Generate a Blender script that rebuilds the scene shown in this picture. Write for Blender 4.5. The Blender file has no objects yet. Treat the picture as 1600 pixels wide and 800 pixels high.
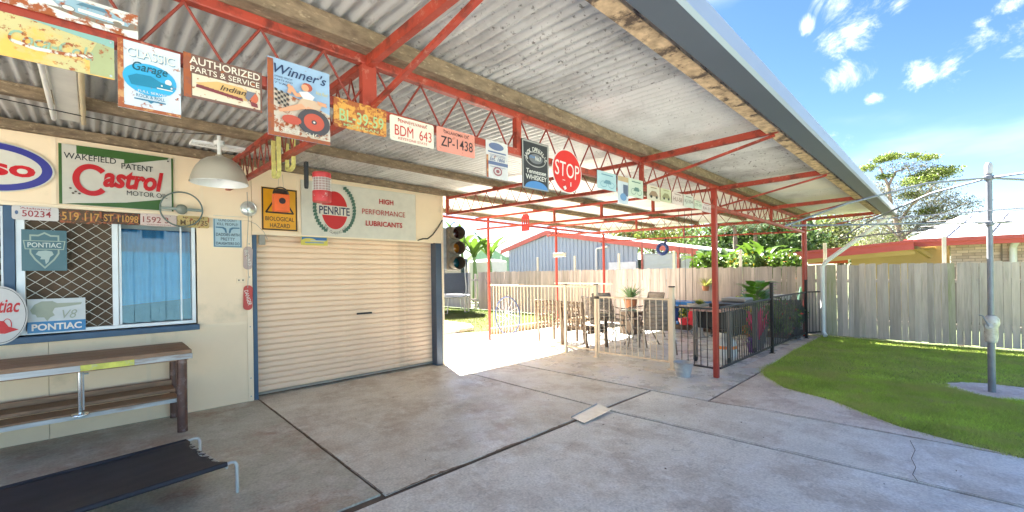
import bpy, bmesh, math, random
import numpy as np
from mathutils import Matrix, Vector
random.seed(7); rng = np.random.default_rng(7)
S = bpy.context.scene; COL = S.collection; PI = math.pi
R = math.radians

# ------------------------------------------------------------------ camera
F_, TH, CV, RO, H = 675., R(45.8), 427., R(.82), 1.5
st, ct = math.sin(TH), math.cos(TH)
cam = bpy.data.cameras.new('camera'); camo = bpy.data.objects.new('camera', cam); COL.objects.link(camo)
cam.sensor_width = 36; cam.lens = F_/1600*36; cam.shift_y = (CV-400)/1600
cam.clip_start = .02; cam.clip_end = 2000
Rv, Fv, Zv = Vector((ct, st, 0)), Vector((-st, ct, 0)), Vector((0, 0, 1))
cr, sr = math.cos(RO), math.sin(RO)
cx = cr*Rv-sr*Zv; cy = sr*Rv+cr*Zv; cz = -Fv
camo.matrix_world = Matrix(((cx.x, cy.x, cz.x, 0), (cx.y, cy.y, cz.y, 0), (cx.z, cy.z, cz.z, H), (0, 0, 0, 1)))
S.camera = camo
S.render.resolution_x, S.render.resolution_y = 1024, 512

# survey helpers: where a sight line of the photograph meets a real plane of the place
def ray(u, v):
    x, y = (u-800)/F_, (v-CV)/F_
    x, y = cr*x-sr*y, sr*x+cr*y
    return Vector((ct*x-st, st*x+ct, -y))
O = Vector((0, 0, H))
def PX(u, v, X): r = ray(u, v); return O+r*(X/r.x)
def PY(u, v, Y): r = ray(u, v); return O+r*(Y/r.y)
def PZ(u, v, Z=0.): r = ray(u, v); return O+r*((Z-H)/r.z)

# ------------------------------------------------------------------ sky, sun
SUN = Vector((-.933*math.cos(R(44)), .36*math.cos(R(44)), math.sin(R(44)))).normalized()
w = bpy.data.worlds.new('World'); S.world = w; w.use_nodes = True
wt = w.node_tree; wn = wt.nodes; wl = wt.links; wn.clear()
def N(t, **k):
    n = wn.new(t)
    for a, b in k.items(): setattr(n, a, b)
    return n
sky = N('ShaderNodeTexSky', sky_type='NISHITA'); sky.sun_disc = False
sky.sun_elevation = R(44); sky.sun_rotation = math.atan2(SUN.x, SUN.y)
sky.air_density = 1.0; sky.dust_density = .25; sky.ozone_density = 2.5
tc = N('ShaderNodeTexCoord'); bg = N('ShaderNodeBackground'); out = N('ShaderNodeOutputWorld')
SKYS = .05
bg.inputs[1].default_value = SKYS
# thin clouds: noise everywhere, denser round the puffs one sees over the lawn
def wmath(op, a, b=None):
    m = N('ShaderNodeMath', operation=op)
    for i, q in enumerate((a, b)):
        if q is None: continue
        if isinstance(q, (int, float)): m.inputs[i].default_value = q
        else: wl.new(q, m.inputs[i])
    return m.outputs[0]
nz = N('ShaderNodeTexNoise'); nz.inputs['Scale'].default_value = 13; nz.inputs['Detail'].default_value = 12; nz.inputs['Roughness'].default_value = .68; nz.inputs['Distortion'].default_value = .5
wl.new(tc.outputs['Generated'], nz.inputs['Vector'])
nb = N('ShaderNodeTexNoise'); nb.inputs['Scale'].default_value = 2.6; nb.inputs['Detail'].default_value = 5
mpw = N('ShaderNodeMapping'); mpw.inputs['Scale'].default_value = (1, 1, 3.2)
wl.new(tc.outputs['Generated'], mpw.inputs['Vector']); wl.new(mpw.outputs[0], nb.inputs['Vector'])
dens = None
for (u, v, rad) in ((1365, 22, .055), (1395, 8, .05), (1335, 50, .05), (1298, 75, .05), (1320, 118, .05), (1342, 120, .04), (1262, 40, .025), (1361, 153, .022), (1443, 115, .035), (1320, 215, .045),
                    (1495, 98, .045), (1545, 65, .045), (1580, 55, .045), (1574, 15, .04), (1535, 30, .025), (1590, 82, .03), (1310, 5, .05)):
    d = ray(u, v).normalized()
    vm = N('ShaderNodeVectorMath', operation='DISTANCE'); wl.new(tc.outputs['Generated'], vm.inputs[0]); vm.inputs[1].default_value = d
    mr = N('ShaderNodeMapRange', interpolation_type='SMOOTHSTEP'); mr.inputs[1].default_value = 0; mr.inputs[2].default_value = rad*1.2
    mr.inputs[3].default_value = 1; mr.inputs[4].default_value = 0; wl.new(vm.outputs['Value'], mr.inputs[0])
    dens = mr.outputs[0] if dens is None else wmath('MAXIMUM', dens, mr.outputs[0])
# the same scattered puffs go on over the rest of the sky
ng = N('ShaderNodeTexNoise'); ng.inputs['Scale'].default_value = 3.4; ng.inputs['Detail'].default_value = 4; wl.new(tc.outputs['Generated'], ng.inputs['Vector'])
mg = N('ShaderNodeMapRange', interpolation_type='SMOOTHSTEP'); mg.inputs[1].default_value = .50; mg.inputs[2].default_value = .66; wl.new(ng.outputs[0], mg.inputs[0])
vd = N('ShaderNodeVectorMath', operation='DISTANCE'); wl.new(tc.outputs['Generated'], vd.inputs[0]); vd.inputs[1].default_value = ray(1420, 120).normalized()
mk = N('ShaderNodeMapRange', interpolation_type='SMOOTHSTEP'); mk.inputs[1].default_value = .42; mk.inputs[2].default_value = .62; wl.new(vd.outputs['Value'], mk.inputs[0])
dens = wmath('MAXIMUM', dens, wmath('MULTIPLY', mg.outputs[0], mk.outputs[0]))
puff = wmath('ADD', wmath('MULTIPLY', dens, .72), wmath('MULTIPLY', wmath('SUBTRACT', nz.outputs[0], .5), 3.0))
mp = N('ShaderNodeMapRange', interpolation_type='SMOOTHSTEP'); mp.inputs[1].default_value = .40; mp.inputs[2].default_value = 1.6
wl.new(puff, mp.inputs[0])
gate = N('ShaderNodeMapRange'); gate.inputs[1].default_value = .0; gate.inputs[2].default_value = .35; wl.new(dens, gate.inputs[0])
veil = N('ShaderNodeMapRange', interpolation_type='SMOOTHSTEP'); veil.inputs[1].default_value = .48; veil.inputs[2].default_value = .78; veil.inputs[4].default_value = .22
wl.new(nb.outputs[0], veil.inputs[0])
sepz = N('ShaderNodeSeparateXYZ'); wl.new(tc.outputs['Generated'], sepz.inputs[0])
low = N('ShaderNodeMapRange', interpolation_type='SMOOTHSTEP'); low.inputs[1].default_value = 0; low.inputs[2].default_value = .30; low.inputs[3].default_value = .06; low.inputs[4].default_value = 0
wl.new(sepz.outputs[2], low.inputs[0])
fac = wmath('MINIMUM', wmath('ADD', wmath('ADD', wmath('MULTIPLY', mp.outputs[0], gate.outputs[0]), veil.outputs[0]), low.outputs[0]), .97)
mixc = N('ShaderNodeMix', data_type='RGBA'); wl.new(fac, mixc.inputs[0])
hsv = N('ShaderNodeHueSaturation'); hsv.inputs['Saturation'].default_value = 1.25; hsv.inputs['Hue'].default_value = .515; hsv.inputs['Value'].default_value = .49
wl.new(sky.outputs[0], hsv.inputs['Color'])
wl.new(hsv.outputs[0], mixc.inputs[6]); mixc.inputs[7].default_value = (5.6, 5.5, 5.35, 1)
wl.new(mixc.outputs[2], bg.inputs[0]); wl.new(bg.outputs[0], out.inputs[0])
sun = bpy.data.lights.new('sun', 'SUN'); sun.energy = 5; sun.angle = R(.5); sun.color = (1, .95, .87)
suno = bpy.data.objects.new('sun', sun); COL.objects.link(suno); suno.rotation_euler = SUN.to_track_quat('Z', 'Y').to_euler()
S.view_settings.view_transform = 'Standard'; S.view_settings.look = 'None'
S.view_settings.exposure = 3.6; S.view_settings.gamma = 1
S.render.engine = 'CYCLES'; S.cycles.max_bounces = 8; S.cycles.diffuse_bounces = 5; S.cycles.transparent_max_bounces = 12

# ------------------------------------------------------------------ materials
MATS = {}
def M(name, col, rough=.6, metal=0, var=.12, scale=4, bump=0, bscale=60, patch=None, patch2=None, stretch=None, spec=.5, trans=0, island=0, coat=0, orand=0):
    """patch = (colour, scale, threshold, softness): marks with their own shape (rust, stains, worn paint)"""
    if name in MATS: return MATS[name]
    m = bpy.data.materials.new(name); m.use_nodes = True; MATS[name] = m
    nt = m.node_tree; n = nt.nodes; l = nt.links; b = n['Principled BSDF']
    b.inputs['Roughness'].default_value = rough; b.inputs['Metallic'].default_value = metal
    b.inputs['Specular IOR Level'].default_value = spec; b.inputs['Coat Weight'].default_value = coat
    t = n.new('ShaderNodeTexCoord'); vec = t.outputs['Object']
    if stretch:
        mp = n.new('ShaderNodeMapping'); mp.inputs['Scale'].default_value = stretch; l.new(vec, mp.inputs[0]); vec = mp.outputs[0]
    if orand:
        oi = n.new('ShaderNodeObjectInfo'); cx_ = n.new('ShaderNodeCombineXYZ'); mu = n.new('ShaderNodeMath'); mu.operation = 'MULTIPLY'; mu.inputs[1].default_value = 97; l.new(oi.outputs['Random'], mu.inputs[0])
        for q in range(3): l.new(mu.outputs[0], cx_.inputs[q])
        va = n.new('ShaderNodeVectorMath'); va.operation = 'ADD'; l.new(vec, va.inputs[0]); l.new(cx_.outputs[0], va.inputs[1]); vec = va.outputs[0]
    def noise(sc, det=5, ro=.6, off=0):
        q = n.new('ShaderNodeTexNoise'); q.inputs['Scale'].default_value = sc; q.inputs['Detail'].default_value = det; q.inputs['Roughness'].default_value = ro
        if off:
            a = n.new('ShaderNodeVectorMath'); a.operation = 'ADD'; a.inputs[1].default_value = (off, off*1.7, -off); l.new(vec, a.inputs[0]); l.new(a.outputs[0], q.inputs['Vector'])
        else: l.new(vec, q.inputs['Vector'])
        return q.outputs[0]
    cur = None
    r = n.new('ShaderNodeMapRange'); r.inputs[1].default_value = .3; r.inputs[2].default_value = .7; r.inputs[3].default_value = 1-var; r.inputs[4].default_value = 1+var
    l.new(noise(scale), r.inputs[0]); k = r.outputs[0]
    if island:
        g = n.new('ShaderNodeNewGeometry'); r2 = n.new('ShaderNodeMapRange'); r2.inputs[3].default_value = 1-island; r2.inputs[4].default_value = 1+island
        l.new(g.outputs['Random Per Island'], r2.inputs[0]); mm = n.new('ShaderNodeMath'); mm.operation = 'MULTIPLY'; l.new(k, mm.inputs[0]); l.new(r2.outputs[0], mm.inputs[1]); k = mm.outputs[0]
    if orand:
        r3 = n.new('ShaderNodeMapRange'); r3.inputs[3].default_value = 1-orand; r3.inputs[4].default_value = 1+orand; l.new(oi.outputs['Random'], r3.inputs[0]); m3 = n.new('ShaderNodeMath'); m3.operation = 'MULTIPLY'; l.new(k, m3.inputs[0]); l.new(r3.outputs[0], m3.inputs[1]); k = m3.outputs[0]
    sc = n.new('ShaderNodeVectorMath'); sc.operation = 'SCALE'; sc.inputs[0].default_value = col[:3]; l.new(k, sc.inputs['Scale']); cur = sc.outputs[0]
    for i, p in enumerate((patch, patch2)):
        if not p: continue
        pc, ps, th, soft = p
        r = n.new('ShaderNodeMapRange'); r.inputs[1].default_value = th-soft; r.inputs[2].default_value = th+soft; l.new(noise(ps, 8, .65, 3.3+5*i), r.inputs[0])
        mx = n.new('ShaderNodeMix'); mx.data_type = 'RGBA'; l.new(r.outputs[0], mx.inputs[0]); l.new(cur, mx.inputs[6]); mx.inputs[7].default_value = (*pc[:3], 1); cur = mx.outputs[2]
    l.new(cur, b.inputs['Base Color'])
    if bump:
        bp = n.new('ShaderNodeBump'); bp.inputs['Strength'].default_value = bump; bp.inputs['Distance'].default_value = .01; l.new(noise(bscale, 6, .65, 1.1), bp.inputs['Height']); l.new(bp.outputs[0], b.inputs['Normal'])
    if trans:
        tr = n.new('ShaderNodeBsdfTranslucent'); l.new(cur, tr.inputs[0]); ms = n.new('ShaderNodeMixShader'); ms.inputs[0].default_value = trans
        o = n['Material Output']; l.new(b.outputs[0], ms.inputs[1]); l.new(tr.outputs[0], ms.inputs[2]); l.new(ms.outputs[0], o.inputs[0])
    return m
def sR(r, g, b):  # 0..255 sRGB to linear
    f = lambda c: (c/255/12.92) if c/255 <= .04045 else ((c/255+.055)/1.055)**2.4
    return (f(r), f(g), f(b))

# ------------------------------------------------------------------ mesh building
class MB:
    def __init__(s): s.v = []; s.f = []
    def add(s, vs, fs):
        o = len(s.v); s.v += [tuple(v) for v in vs]; s.f += [tuple(i+o for i in f) for f in fs]; return s
    def box(s, lo, hi):
        (a, b, c), (d, e, f) = lo, hi
        return s.add([(a, b, c), (d, b, c), (d, e, c), (a, e, c), (a, b, f), (d, b, f), (d, e, f), (a, e, f)],
                     [(0, 3, 2, 1), (4, 5, 6, 7), (0, 1, 5, 4), (1, 2, 6, 5), (2, 3, 7, 6), (3, 0, 4, 7)])
    def bar(s, p, q, w, h, up=(0, 0, 1)):
        p, q = Vector(p), Vector(q); d = (q-p).normalized(); up = Vector(up)
        x = d.cross(up)
        if x.length < 1e-3: x = d.cross(Vector((1, 0, 0)))
        x.normalize(); y = x.cross(d).normalized(); x *= w/2; y *= h/2
        vs = [p-x-y, p+x-y, p+x+y, p-x+y, q-x-y, q+x-y, q+x+y, q-x+y]
        return s.add(vs, [(0, 3, 2, 1), (4, 5, 6, 7), (0, 1, 5, 4), (1, 2, 6, 5), (2, 3, 7, 6), (3, 0, 4, 7)])
    def tube(s, pts, r, n=10, cap=True):
        pts = [Vector(p) for p in pts]; rs = r if isinstance(r, (list, tuple)) else [r]*len(pts)
        rings = []; prev = None
        for i, p in enumerate(pts):
            d = ((pts[min(i+1, len(pts)-1)]-pts[max(i-1, 0)])).normalized()
            if prev is None:
                a = d.orthogonal().normalized()
            else:
                a = (prev-d*prev.dot(d)); a = a.normalized() if a.length > 1e-5 else d.orthogonal().normalized()
            prev = a; b = d.cross(a)
            rings.append([p+(a*math.cos(2*PI*k/n)+b*math.sin(2*PI*k/n))*rs[i] for k in range(n)])
        vs = [v for g in rings for v in g]; fs = []
        for i in range(len(pts)-1):
            for k in range(n):
                a, b = i*n+k, i*n+(k+1) % n
                fs.append((a, b, b+n, a+n))
        if cap: fs += [tuple(range(n-1, -1, -1)), tuple(range((len(pts)-1)*n, len(pts)*n))]
        return s.add(vs, fs)
    def lathe(s, prof, c=(0, 0, 0), n=24, M4=None):
        vs = []; fs = []
        for (r, z) in prof:
            for k in range(n):
                v = Vector((r*math.cos(2*PI*k/n), r*math.sin(2*PI*k/n), z))
                if M4: v = M4 @ v
                vs.append(v+Vector(c))
        for i in range(len(prof)-1):
            for k in range(n):
                a, b = i*n+k, i*n+(k+1) % n; fs.append((a, b, b+n, a+n))
        return s.add(vs, fs)
    def prism(s, poly, z0, z1):
        n = len(poly); vs = [(x, y, z0) for x, y in poly]+[(x, y, z1) for x, y in poly]
        return s.add(vs, [tuple(range(n-1, -1, -1)), tuple(range(n, 2*n))]+[(i, (i+1) % n, (i+1) % n+n, i+n) for i in range(n)])
    def mesh(s, name, mat, smooth=False):
        m = bpy.data.meshes.new(name); m.from_pydata(s.v, [], s.f)
        if mat: m.materials.append(mat)
        if smooth:
            m.polygons.foreach_set('use_smooth', [True]*len(m.polygons)); m.set_sharp_from_angle(angle=R(42))
        m.update(); return m
def link(name, mesh, parent=None, mw=None):
    o = bpy.data.objects.new(name, mesh); COL.objects.link(o)
    if parent is not None: o.parent = parent
    if mw is not None: o.matrix_local = mw
    return o
def part(name, mb, mat, parent, smooth=False, bevel=0, label=None, mw=None, kind=None):
    o = link(name, mb.mesh(name, mat, smooth), parent, mw)
    if bevel:
        b = o.modifiers.new('bevel', 'BEVEL'); b.width = bevel; b.segments = 2; b.limit_method = 'ANGLE'
    if label: o['label'] = label
    if kind: o['kind'] = kind
    return o
def tag(o, label=None, cat=None, group=None, kind=None):
    if label: o['label'] = label
    if cat: o['category'] = cat
    if group: o['group'] = group
    if kind: o['kind'] = kind
    return o
def thing(name, label, cat, loc=(0, 0, 0), rz=0, group=None, mw=None):
    o = bpy.data.objects.new(name, None); COL.objects.link(o); o.empty_display_size = .1
    if mw is not None: o.matrix_world = mw
    else: o.location = loc; o.rotation_euler = (0, 0, rz)
    return tag(o, label, cat, group)
def solo(name, mb, mat, label, cat, group=None, smooth=False, loc=None, rz=0, bevel=0):
    o = part(name, mb, mat, None, smooth, bevel); tag(o, label, cat, group)
    if loc: o.location = loc
    if rz: o.rotation_euler = (0, 0, rz)
    return o
def struct(name, mb, mat, parent=None, smooth=False):
    o = part(name, mb, mat, parent, smooth)
    if parent is None: o['kind'] = 'structure'
    return o
def dup(root, loc=None, rz=None, label=None):
    r = root.copy(); COL.objects.link(r)
    if loc is not None: r.location = loc
    if rz is not None: r.rotation_euler = (0, 0, rz)
    if label: r['label'] = label
    for c in list(root.children):
        k = c.copy(); COL.objects.link(k); k.parent = r
        for g in list(c.children):
            h = g.copy(); COL.objects.link(h); h.parent = k
    return r
def npmesh(name, V, F, mat, smooth=False):
    m = bpy.data.meshes.new(name); V = np.asarray(V, np.float32); F = np.asarray(F, np.int32)
    m.vertices.add(len(V)); m.vertices.foreach_set('co', V.ravel()); k = F.shape[1]
    m.loops.add(F.size); m.loops.foreach_set('vertex_index', F.ravel()); m.polygons.add(len(F))
    m.polygons.foreach_set('loop_start', np.arange(0, F.size, k, dtype=np.int32))
    try: m.polygons.foreach_set('loop_total', np.full(len(F), k, np.int32))
    except Exception: pass
    m.materials.append(mat)
    if smooth: m.polygons.foreach_set('use_smooth', np.ones(len(F), bool))
    m.update(calc_edges=True); m.validate(); return m
# unit meshes for shared pieces
ROD = {}
def rod(p, q, r, mat, parent, name='web_rod'):
    if mat.name not in ROD:
        ROD[mat.name] = MB().tube([(0, 0, 0), (0, 0, 1)], 1, 8, True).mesh('rod', mat, True)
    p, q = Vector(p), Vector(q); d = q-p
    mw = Matrix.Translation(p) @ d.to_track_quat('Z', 'Y').to_matrix().to_4x4() @ Matrix.Diagonal((r, r, d.length, 1))
    return link(name, ROD[mat.name], parent, mw)
# ---- lettering
TXT = {}
def text_geo(s, shear=0, bold=0, spacing=1):
    key = (s, shear, bold, spacing)
    if key in TXT: return TXT[key]
    c = bpy.data.curves.new('t', 'FONT'); c.body = s; c.size = 1; c.shear = shear; c.offset = bold; c.space_character = spacing; c.resolution_u = 3
    o = bpy.data.objects.new('t', c); COL.objects.link(o); bpy.context.view_layer.update()
    me = bpy.data.meshes.new_from_object(o.evaluated_get(bpy.context.evaluated_depsgraph_get()))
    v = np.array([x.co[:] for x in me.vertices]) if len(me.vertices) else np.zeros((1, 3)); f = [tuple(p.vertices) for p in me.polygons]
    fn = [p.normal.z for p in me.polygons]
    f = [t if z >= 0 else t[::-1] for t, z in zip(f, fn)]
    bpy.data.objects.remove(o); bpy.data.curves.remove(c); bpy.data.meshes.remove(me)
    TXT[key] = (v, f); return TXT[key]

RUSTC = sR(150, 78, 38)
paint = {}
def P(name, rgb, rough=.5, rust=None, **k):
    """flat sign paint; rust = threshold of the worn rusty patches (lower is rustier)"""
    key = name
    if key not in paint:
        pt = (RUSTC, k.pop('rs', 14)*2.2, rust-.07, .035) if rust else None
        paint[key] = M('paint_'+name, tuple(.80*c for c in sR(*rgb)), rough, var=k.pop('var', .06), scale=8, patch=pt, **k)
    return paint[key]

class Sign:
    """A flat sign in a vertical plane x = X facing +x; a runs left to right (+y), b runs up (+z), both 0..1"""
    def __init__(s, name, label, cat, X, tl, br, mat, group=None, shape='rect', th=.003, tilt=0, border=None, lean=0, round_=0, yz=None):
        if yz: y0, zt, y1, zb = yz
        else:
            A, B = PX(*tl, X), PX(*br, X); y0, zt, y1, zb = A.y, A.z, B.y, B.z
        s.w, s.h = y1-y0, zt-zb; s.X = X
        mw = Matrix.Translation((X, (y0+y1)/2, (zt+zb)/2)) @ Matrix(((0, 0, 1, 0), (1, 0, 0, 0), (0, 1, 0, 0), (0, 0, 0, 1))) @ Matrix.Rotation(lean, 4, 'X') @ Matrix.Rotation(tilt, 4, 'Z')
        s.o = thing(name, label, cat, group=group, mw=mw); s.k = 0
        if shape == 'rect': pl = s.rr(round_)
        else: pl = [(s.w/2*math.cos(t*2*PI/48), s.h/2*math.sin(t*2*PI/48)) for t in range(48)]
        part('panel', MB().prism(pl, -th, 0), mat, s.o)
        if border:
            if shape == 'rect':
                bw = .02*min(1, s.w*2); mb = MB(); W, Hh = s.w/2-.004, s.h/2-.004
                for lo, hi in (((-W, -Hh), (W, -Hh+bw)), ((-W, Hh-bw), (W, Hh)), ((-W, -Hh+bw), (-W+bw, Hh-bw)), ((W-bw, -Hh+bw), (W, Hh-bw))): mb.box((*lo, .0003), (*hi, .0012))
                part('border', mb, border, s.o)
            else: s.ring(.5, .5, .47, .47, .035, border, 'border')
    def rr(s, r):
        W, Hh = s.w/2, s.h/2
        if r <= 0: return [(-W, -Hh), (W, -Hh), (W, Hh), (-W, Hh)]
        pl = []
        for cx_, cy_, a0 in ((W-r, -Hh+r, -90), (W-r, Hh-r, 0), (-W+r, Hh-r, 90), (-W+r, -Hh+r, 180)):
            pl += [(cx_+r*math.cos(R(a0+q)), cy_+r*math.sin(R(a0+q))) for q in range(0, 91, 15)]
        return pl
    def L(s, a, b): return ((a-.5)*s.w, (b-.5)*s.h)
    def z(s): s.k += 1; return .001+s.k*.0007
    def poly(s, pts, mat, name='print'):
        z = s.z(); q = [s.L(*p) for p in pts]; v = [(x, y, z) for x, y in q]
        ar = sum(q[i][0]*q[(i+1) % len(q)][1]-q[(i+1) % len(q)][0]*q[i][1] for i in range(len(q)))
        f = tuple(range(len(v))); part(name, MB().add(v, [f if ar > 0 else f[::-1]]), mat, s.o); return s
    def rect(s, a0, b0, a1, b1, mat, name='print'): return s.poly([(a0, b0), (a1, b0), (a1, b1), (a0, b1)], mat, name)
    def ell(s, a, b, ra, rb, mat, name='print', t0=0, t1=360, n=32):
        pts = [(a+ra*math.cos(R(t0+(t1-t0)*i/n)), b+rb*math.sin(R(t0+(t1-t0)*i/n))) for i in range(n+(0 if t1-t0 == 360 else 1))]
        return s.poly(pts, mat, name)
    def ring(s, a, b, ra, rb, wd, mat, name='ring', t0=0, t1=360, n=48):
        z = s.z(); v = []; f = []
        for i in range(n+1):
            t = R(t0+(t1-t0)*i/n)
            for q in (1, 0):
                x, y = s.L(a+ra*math.cos(t), b+rb*math.sin(t)); L = math.hypot(x-s.L(a, b)[0], y-s.L(a, b)[1]); g = (L-wd*q*min(s.w, s.h))/L
                cx_, cy_ = s.L(a, b); v.append((cx_+(x-cx_)*g, cy_+(y-cy_)*g, z))
        for i in range(n): f.append((2*i, 2*i+1, 2*i+3, 2*i+2))
        part(name, MB().add(v, f), mat, s.o); return s
    def line(s, pts, wd, mat, name='print'):
        z = s.z(); mb = MB(); q = [s.L(*p) for p in pts]
        for i in range(len(q)-1):
            (x0, y0), (x1, y1) = q[i], q[i+1]; d = math.hypot(x1-x0, y1-y0) or 1; nx, ny = -(y1-y0)/d*wd/2, (x1-x0)/d*wd/2; ex, ey = (x1-x0)/d*wd*.2, (y1-y0)/d*wd*.2
            mb.add([(x0-nx-ex, y0-ny-ey, z), (x1-nx+ex, y1-ny+ey, z), (x1+nx+ex, y1+ny+ey, z), (x0+nx-ex, y0+ny-ey, z)], [(0, 1, 2, 3)]); z += .00002
        part(name, mb, mat, s.o); return s
    def text(s, t, a, b, wd, ht, mat, shear=0, bold=.012, name='lettering', rot=0, spacing=1):
        v, f = text_geo(t, shear, bold, spacing); z = s.z()
        x0, x1, y0, y1 = v[:, 0].min(), v[:, 0].max(), v[:, 1].min(), v[:, 1].max()
        sx, sy = wd*s.w/max(x1-x0, 1e-6), ht*s.h/max(y1-y0, 1e-6); cx_, cy_ = s.L(a, b); c, q = math.cos(rot), math.sin(rot)
        vs = []
        for p in v:
            x, y = (p[0]-(x0+x1)/2)*sx, (p[1]-(y0+y1)/2)*sy; vs.append((cx_+c*x-q*y, cy_+q*x+c*y, z))
        part(name, MB().add(vs, f), mat, s.o); return s
    def arc(s, t, a, b, ra, rb, t0, t1, ht, mat, bold=.01, name='lettering', out_=True):
        z = s.z(); mb = MB(); n = len(t)
        for i, ch in enumerate(t):
            if ch == ' ': continue
            th = R(t0+(t1-t0)*(i+.5)/n); v, f = text_geo(ch, 0, bold); k = ht*s.h/.72
            cxx, cyy = s.L(a+ra*math.cos(th), b+rb*math.sin(th)); xm = (v[:, 0].min()+v[:, 0].max())/2
            rot = th-PI/2 if out_ else th+PI/2; c, q = math.cos(rot), math.sin(rot)
            mb.add([(cxx+c*(p[0]-xm)*k-q*(p[1]-.36)*k, cyy+q*(p[0]-xm)*k+c*(p[1]-.36)*k, z) for p in v], f)
        part(name, mb, mat, s.o); return s
    def screws(s, pts=((.04, .92), (.96, .92), (.04, .08), (.96, .08))):
        for a, b in pts:
            x, y = s.L(a, b); part('screw', MB().lathe([(.0001, .005), (.004, .004), (.005, 0)], (x, y, 0), 8), MATS['galv'], s.o, True)
        return s

# ------------------------------------------------------------------ shared materials
WX, TX = -5.96, -2.35
def ZR(x, y): return 2.865-.02*(x-TX)-.012*(y-1)      # underside of the iron roof
cream = M('cream_wall', (.84, .645, .44), .55, var=.05, scale=1.2, bump=.1, bscale=25, patch=((.52, .42, .27), 1.7, .68, .12))
cream2 = M('cream_trim', (.84, .66, .46), .45, var=.05, scale=3)
doorm = M('door_cream', (.85, .60, .41), .38, var=.06, scale=1.5, patch=((.60, .42, .28), 2.5, .66, .1), patch2=((.45, .33, .22), 19, .72, .04))
blue = M('navy_paint', sR(50, 78, 105), .45, var=.12, scale=6)
redst = M('red_oxide_paint', sR(160, 60, 42), .5, var=.14, scale=5, bump=.15, bscale=40, patch=(sR(104, 40, 28), 9, .57, .08), patch2=(sR(176, 108, 90), 22, .63, .05))
redrod = M('red_rod_paint', sR(128, 48, 34), .6, var=.2, scale=6)
redpost = M('red_post_paint', sR(156, 54, 40), .4, var=.12, scale=4, patch=(sR(150, 110, 90), 18, .74, .03))
galv = M('galv', (.42, .44, .46), .42, .55, var=.15, scale=8, bump=.05)
galvd = M('galv_dull', (.36, .37, .38), .5, .4, var=.2, scale=12)
ironA = M('iron_dirty', (.58, .58, .555), .45, .25, var=.14, scale=3, patch=((.15, .14, .125), 30, .62, .05), patch2=((.30, .29, .27), 1.6, .62, .12))
ironB = M('iron_clean', (.68, .68, .645), .42, .25, var=.08, scale=3, patch=((.34, .33, .31), 45, .64, .05), patch2=((.42, .41, .38), 1.3, .66, .12))
ironC = M('iron_grey', (.48, .48, .465), .45, .3, var=.16, scale=3, stretch=(.35, 1, 1), patch=((.22, .21, .20), 14, .62, .07))
ironW = M('iron_pale', (.68, .66, .60), .5, .1, var=.06, scale=2)
timber = M('purlin_timber', (.20, .14, .085), .9, var=.35, scale=9, stretch=(3, 1.2, 3), bump=.5, bscale=18, patch=((.12, .08, .05), 5, .60, .07), patch2=((.36, .27, .17), 16, .62, .06))
timber2 = M('rotten_batten', (.46, .33, .2), .9, var=.4, scale=14, stretch=(1, 1, 4), bump=.7, bscale=30, patch=((.08, .055, .04), 9, .56, .05))
benchw = M('bench_timber', (.27, .15, .08), .5, var=.3, scale=8, stretch=(8, .8, 8), bump=.2, patch=((.34, .22, .13), 4, .66, .06))
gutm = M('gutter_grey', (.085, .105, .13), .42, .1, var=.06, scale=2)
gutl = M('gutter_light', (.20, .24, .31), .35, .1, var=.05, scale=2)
white = M('white_paint', (.74, .74, .72), .45, var=.05)
whiteal = M('white_aluminium', (.66, .66, .66), .35, .1, var=.06, scale=4)
black = M('black_paint', (.012, .012, .014), .42, var=.2)
blackfen = M('black_fence_paint', (.02, .025, .032), .38, var=.2)
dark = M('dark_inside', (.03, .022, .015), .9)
creamf = M('cream_fence_paint', (.72, .59, .43), .42, var=.05)
chrome = M('chrome', (.62, .64, .64), .16, 1, var=.08)
brownpipe = M('brown_pipe', (.11, .055, .042), .38, .2, var=.3, scale=9, patch=((.34, .26, .24), 7, .62, .08))
rubber = M('rubber', (.018, .018, .02), .7)
palingm = M('grey_paling', (.50, .425, .385), .85, var=.15, scale=5, stretch=(5, 5, .35), bump=.3, bscale=14, patch=((.33, .29, .24), 3, .64, .10), patch2=((.56, .52, .46), 1.6, .62, .1), orand=.22)
palingm2 = M('warm_paling', (.53, .445, .40), .85, var=.15, scale=6, stretch=(5, 5, .35), bump=.3, bscale=14, patch=((.36, .31, .25), 3, .62, .1), orand=.22)
palingg = M('mossy_paling', (.44, .41, .31), .85, var=.15, scale=6, stretch=(5, 5, .35), bump=.3, patch=((.27, .29, .13), 3, .58, .1))
ropem = M('cord_grey', (.30, .29, .27), .7)

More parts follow.
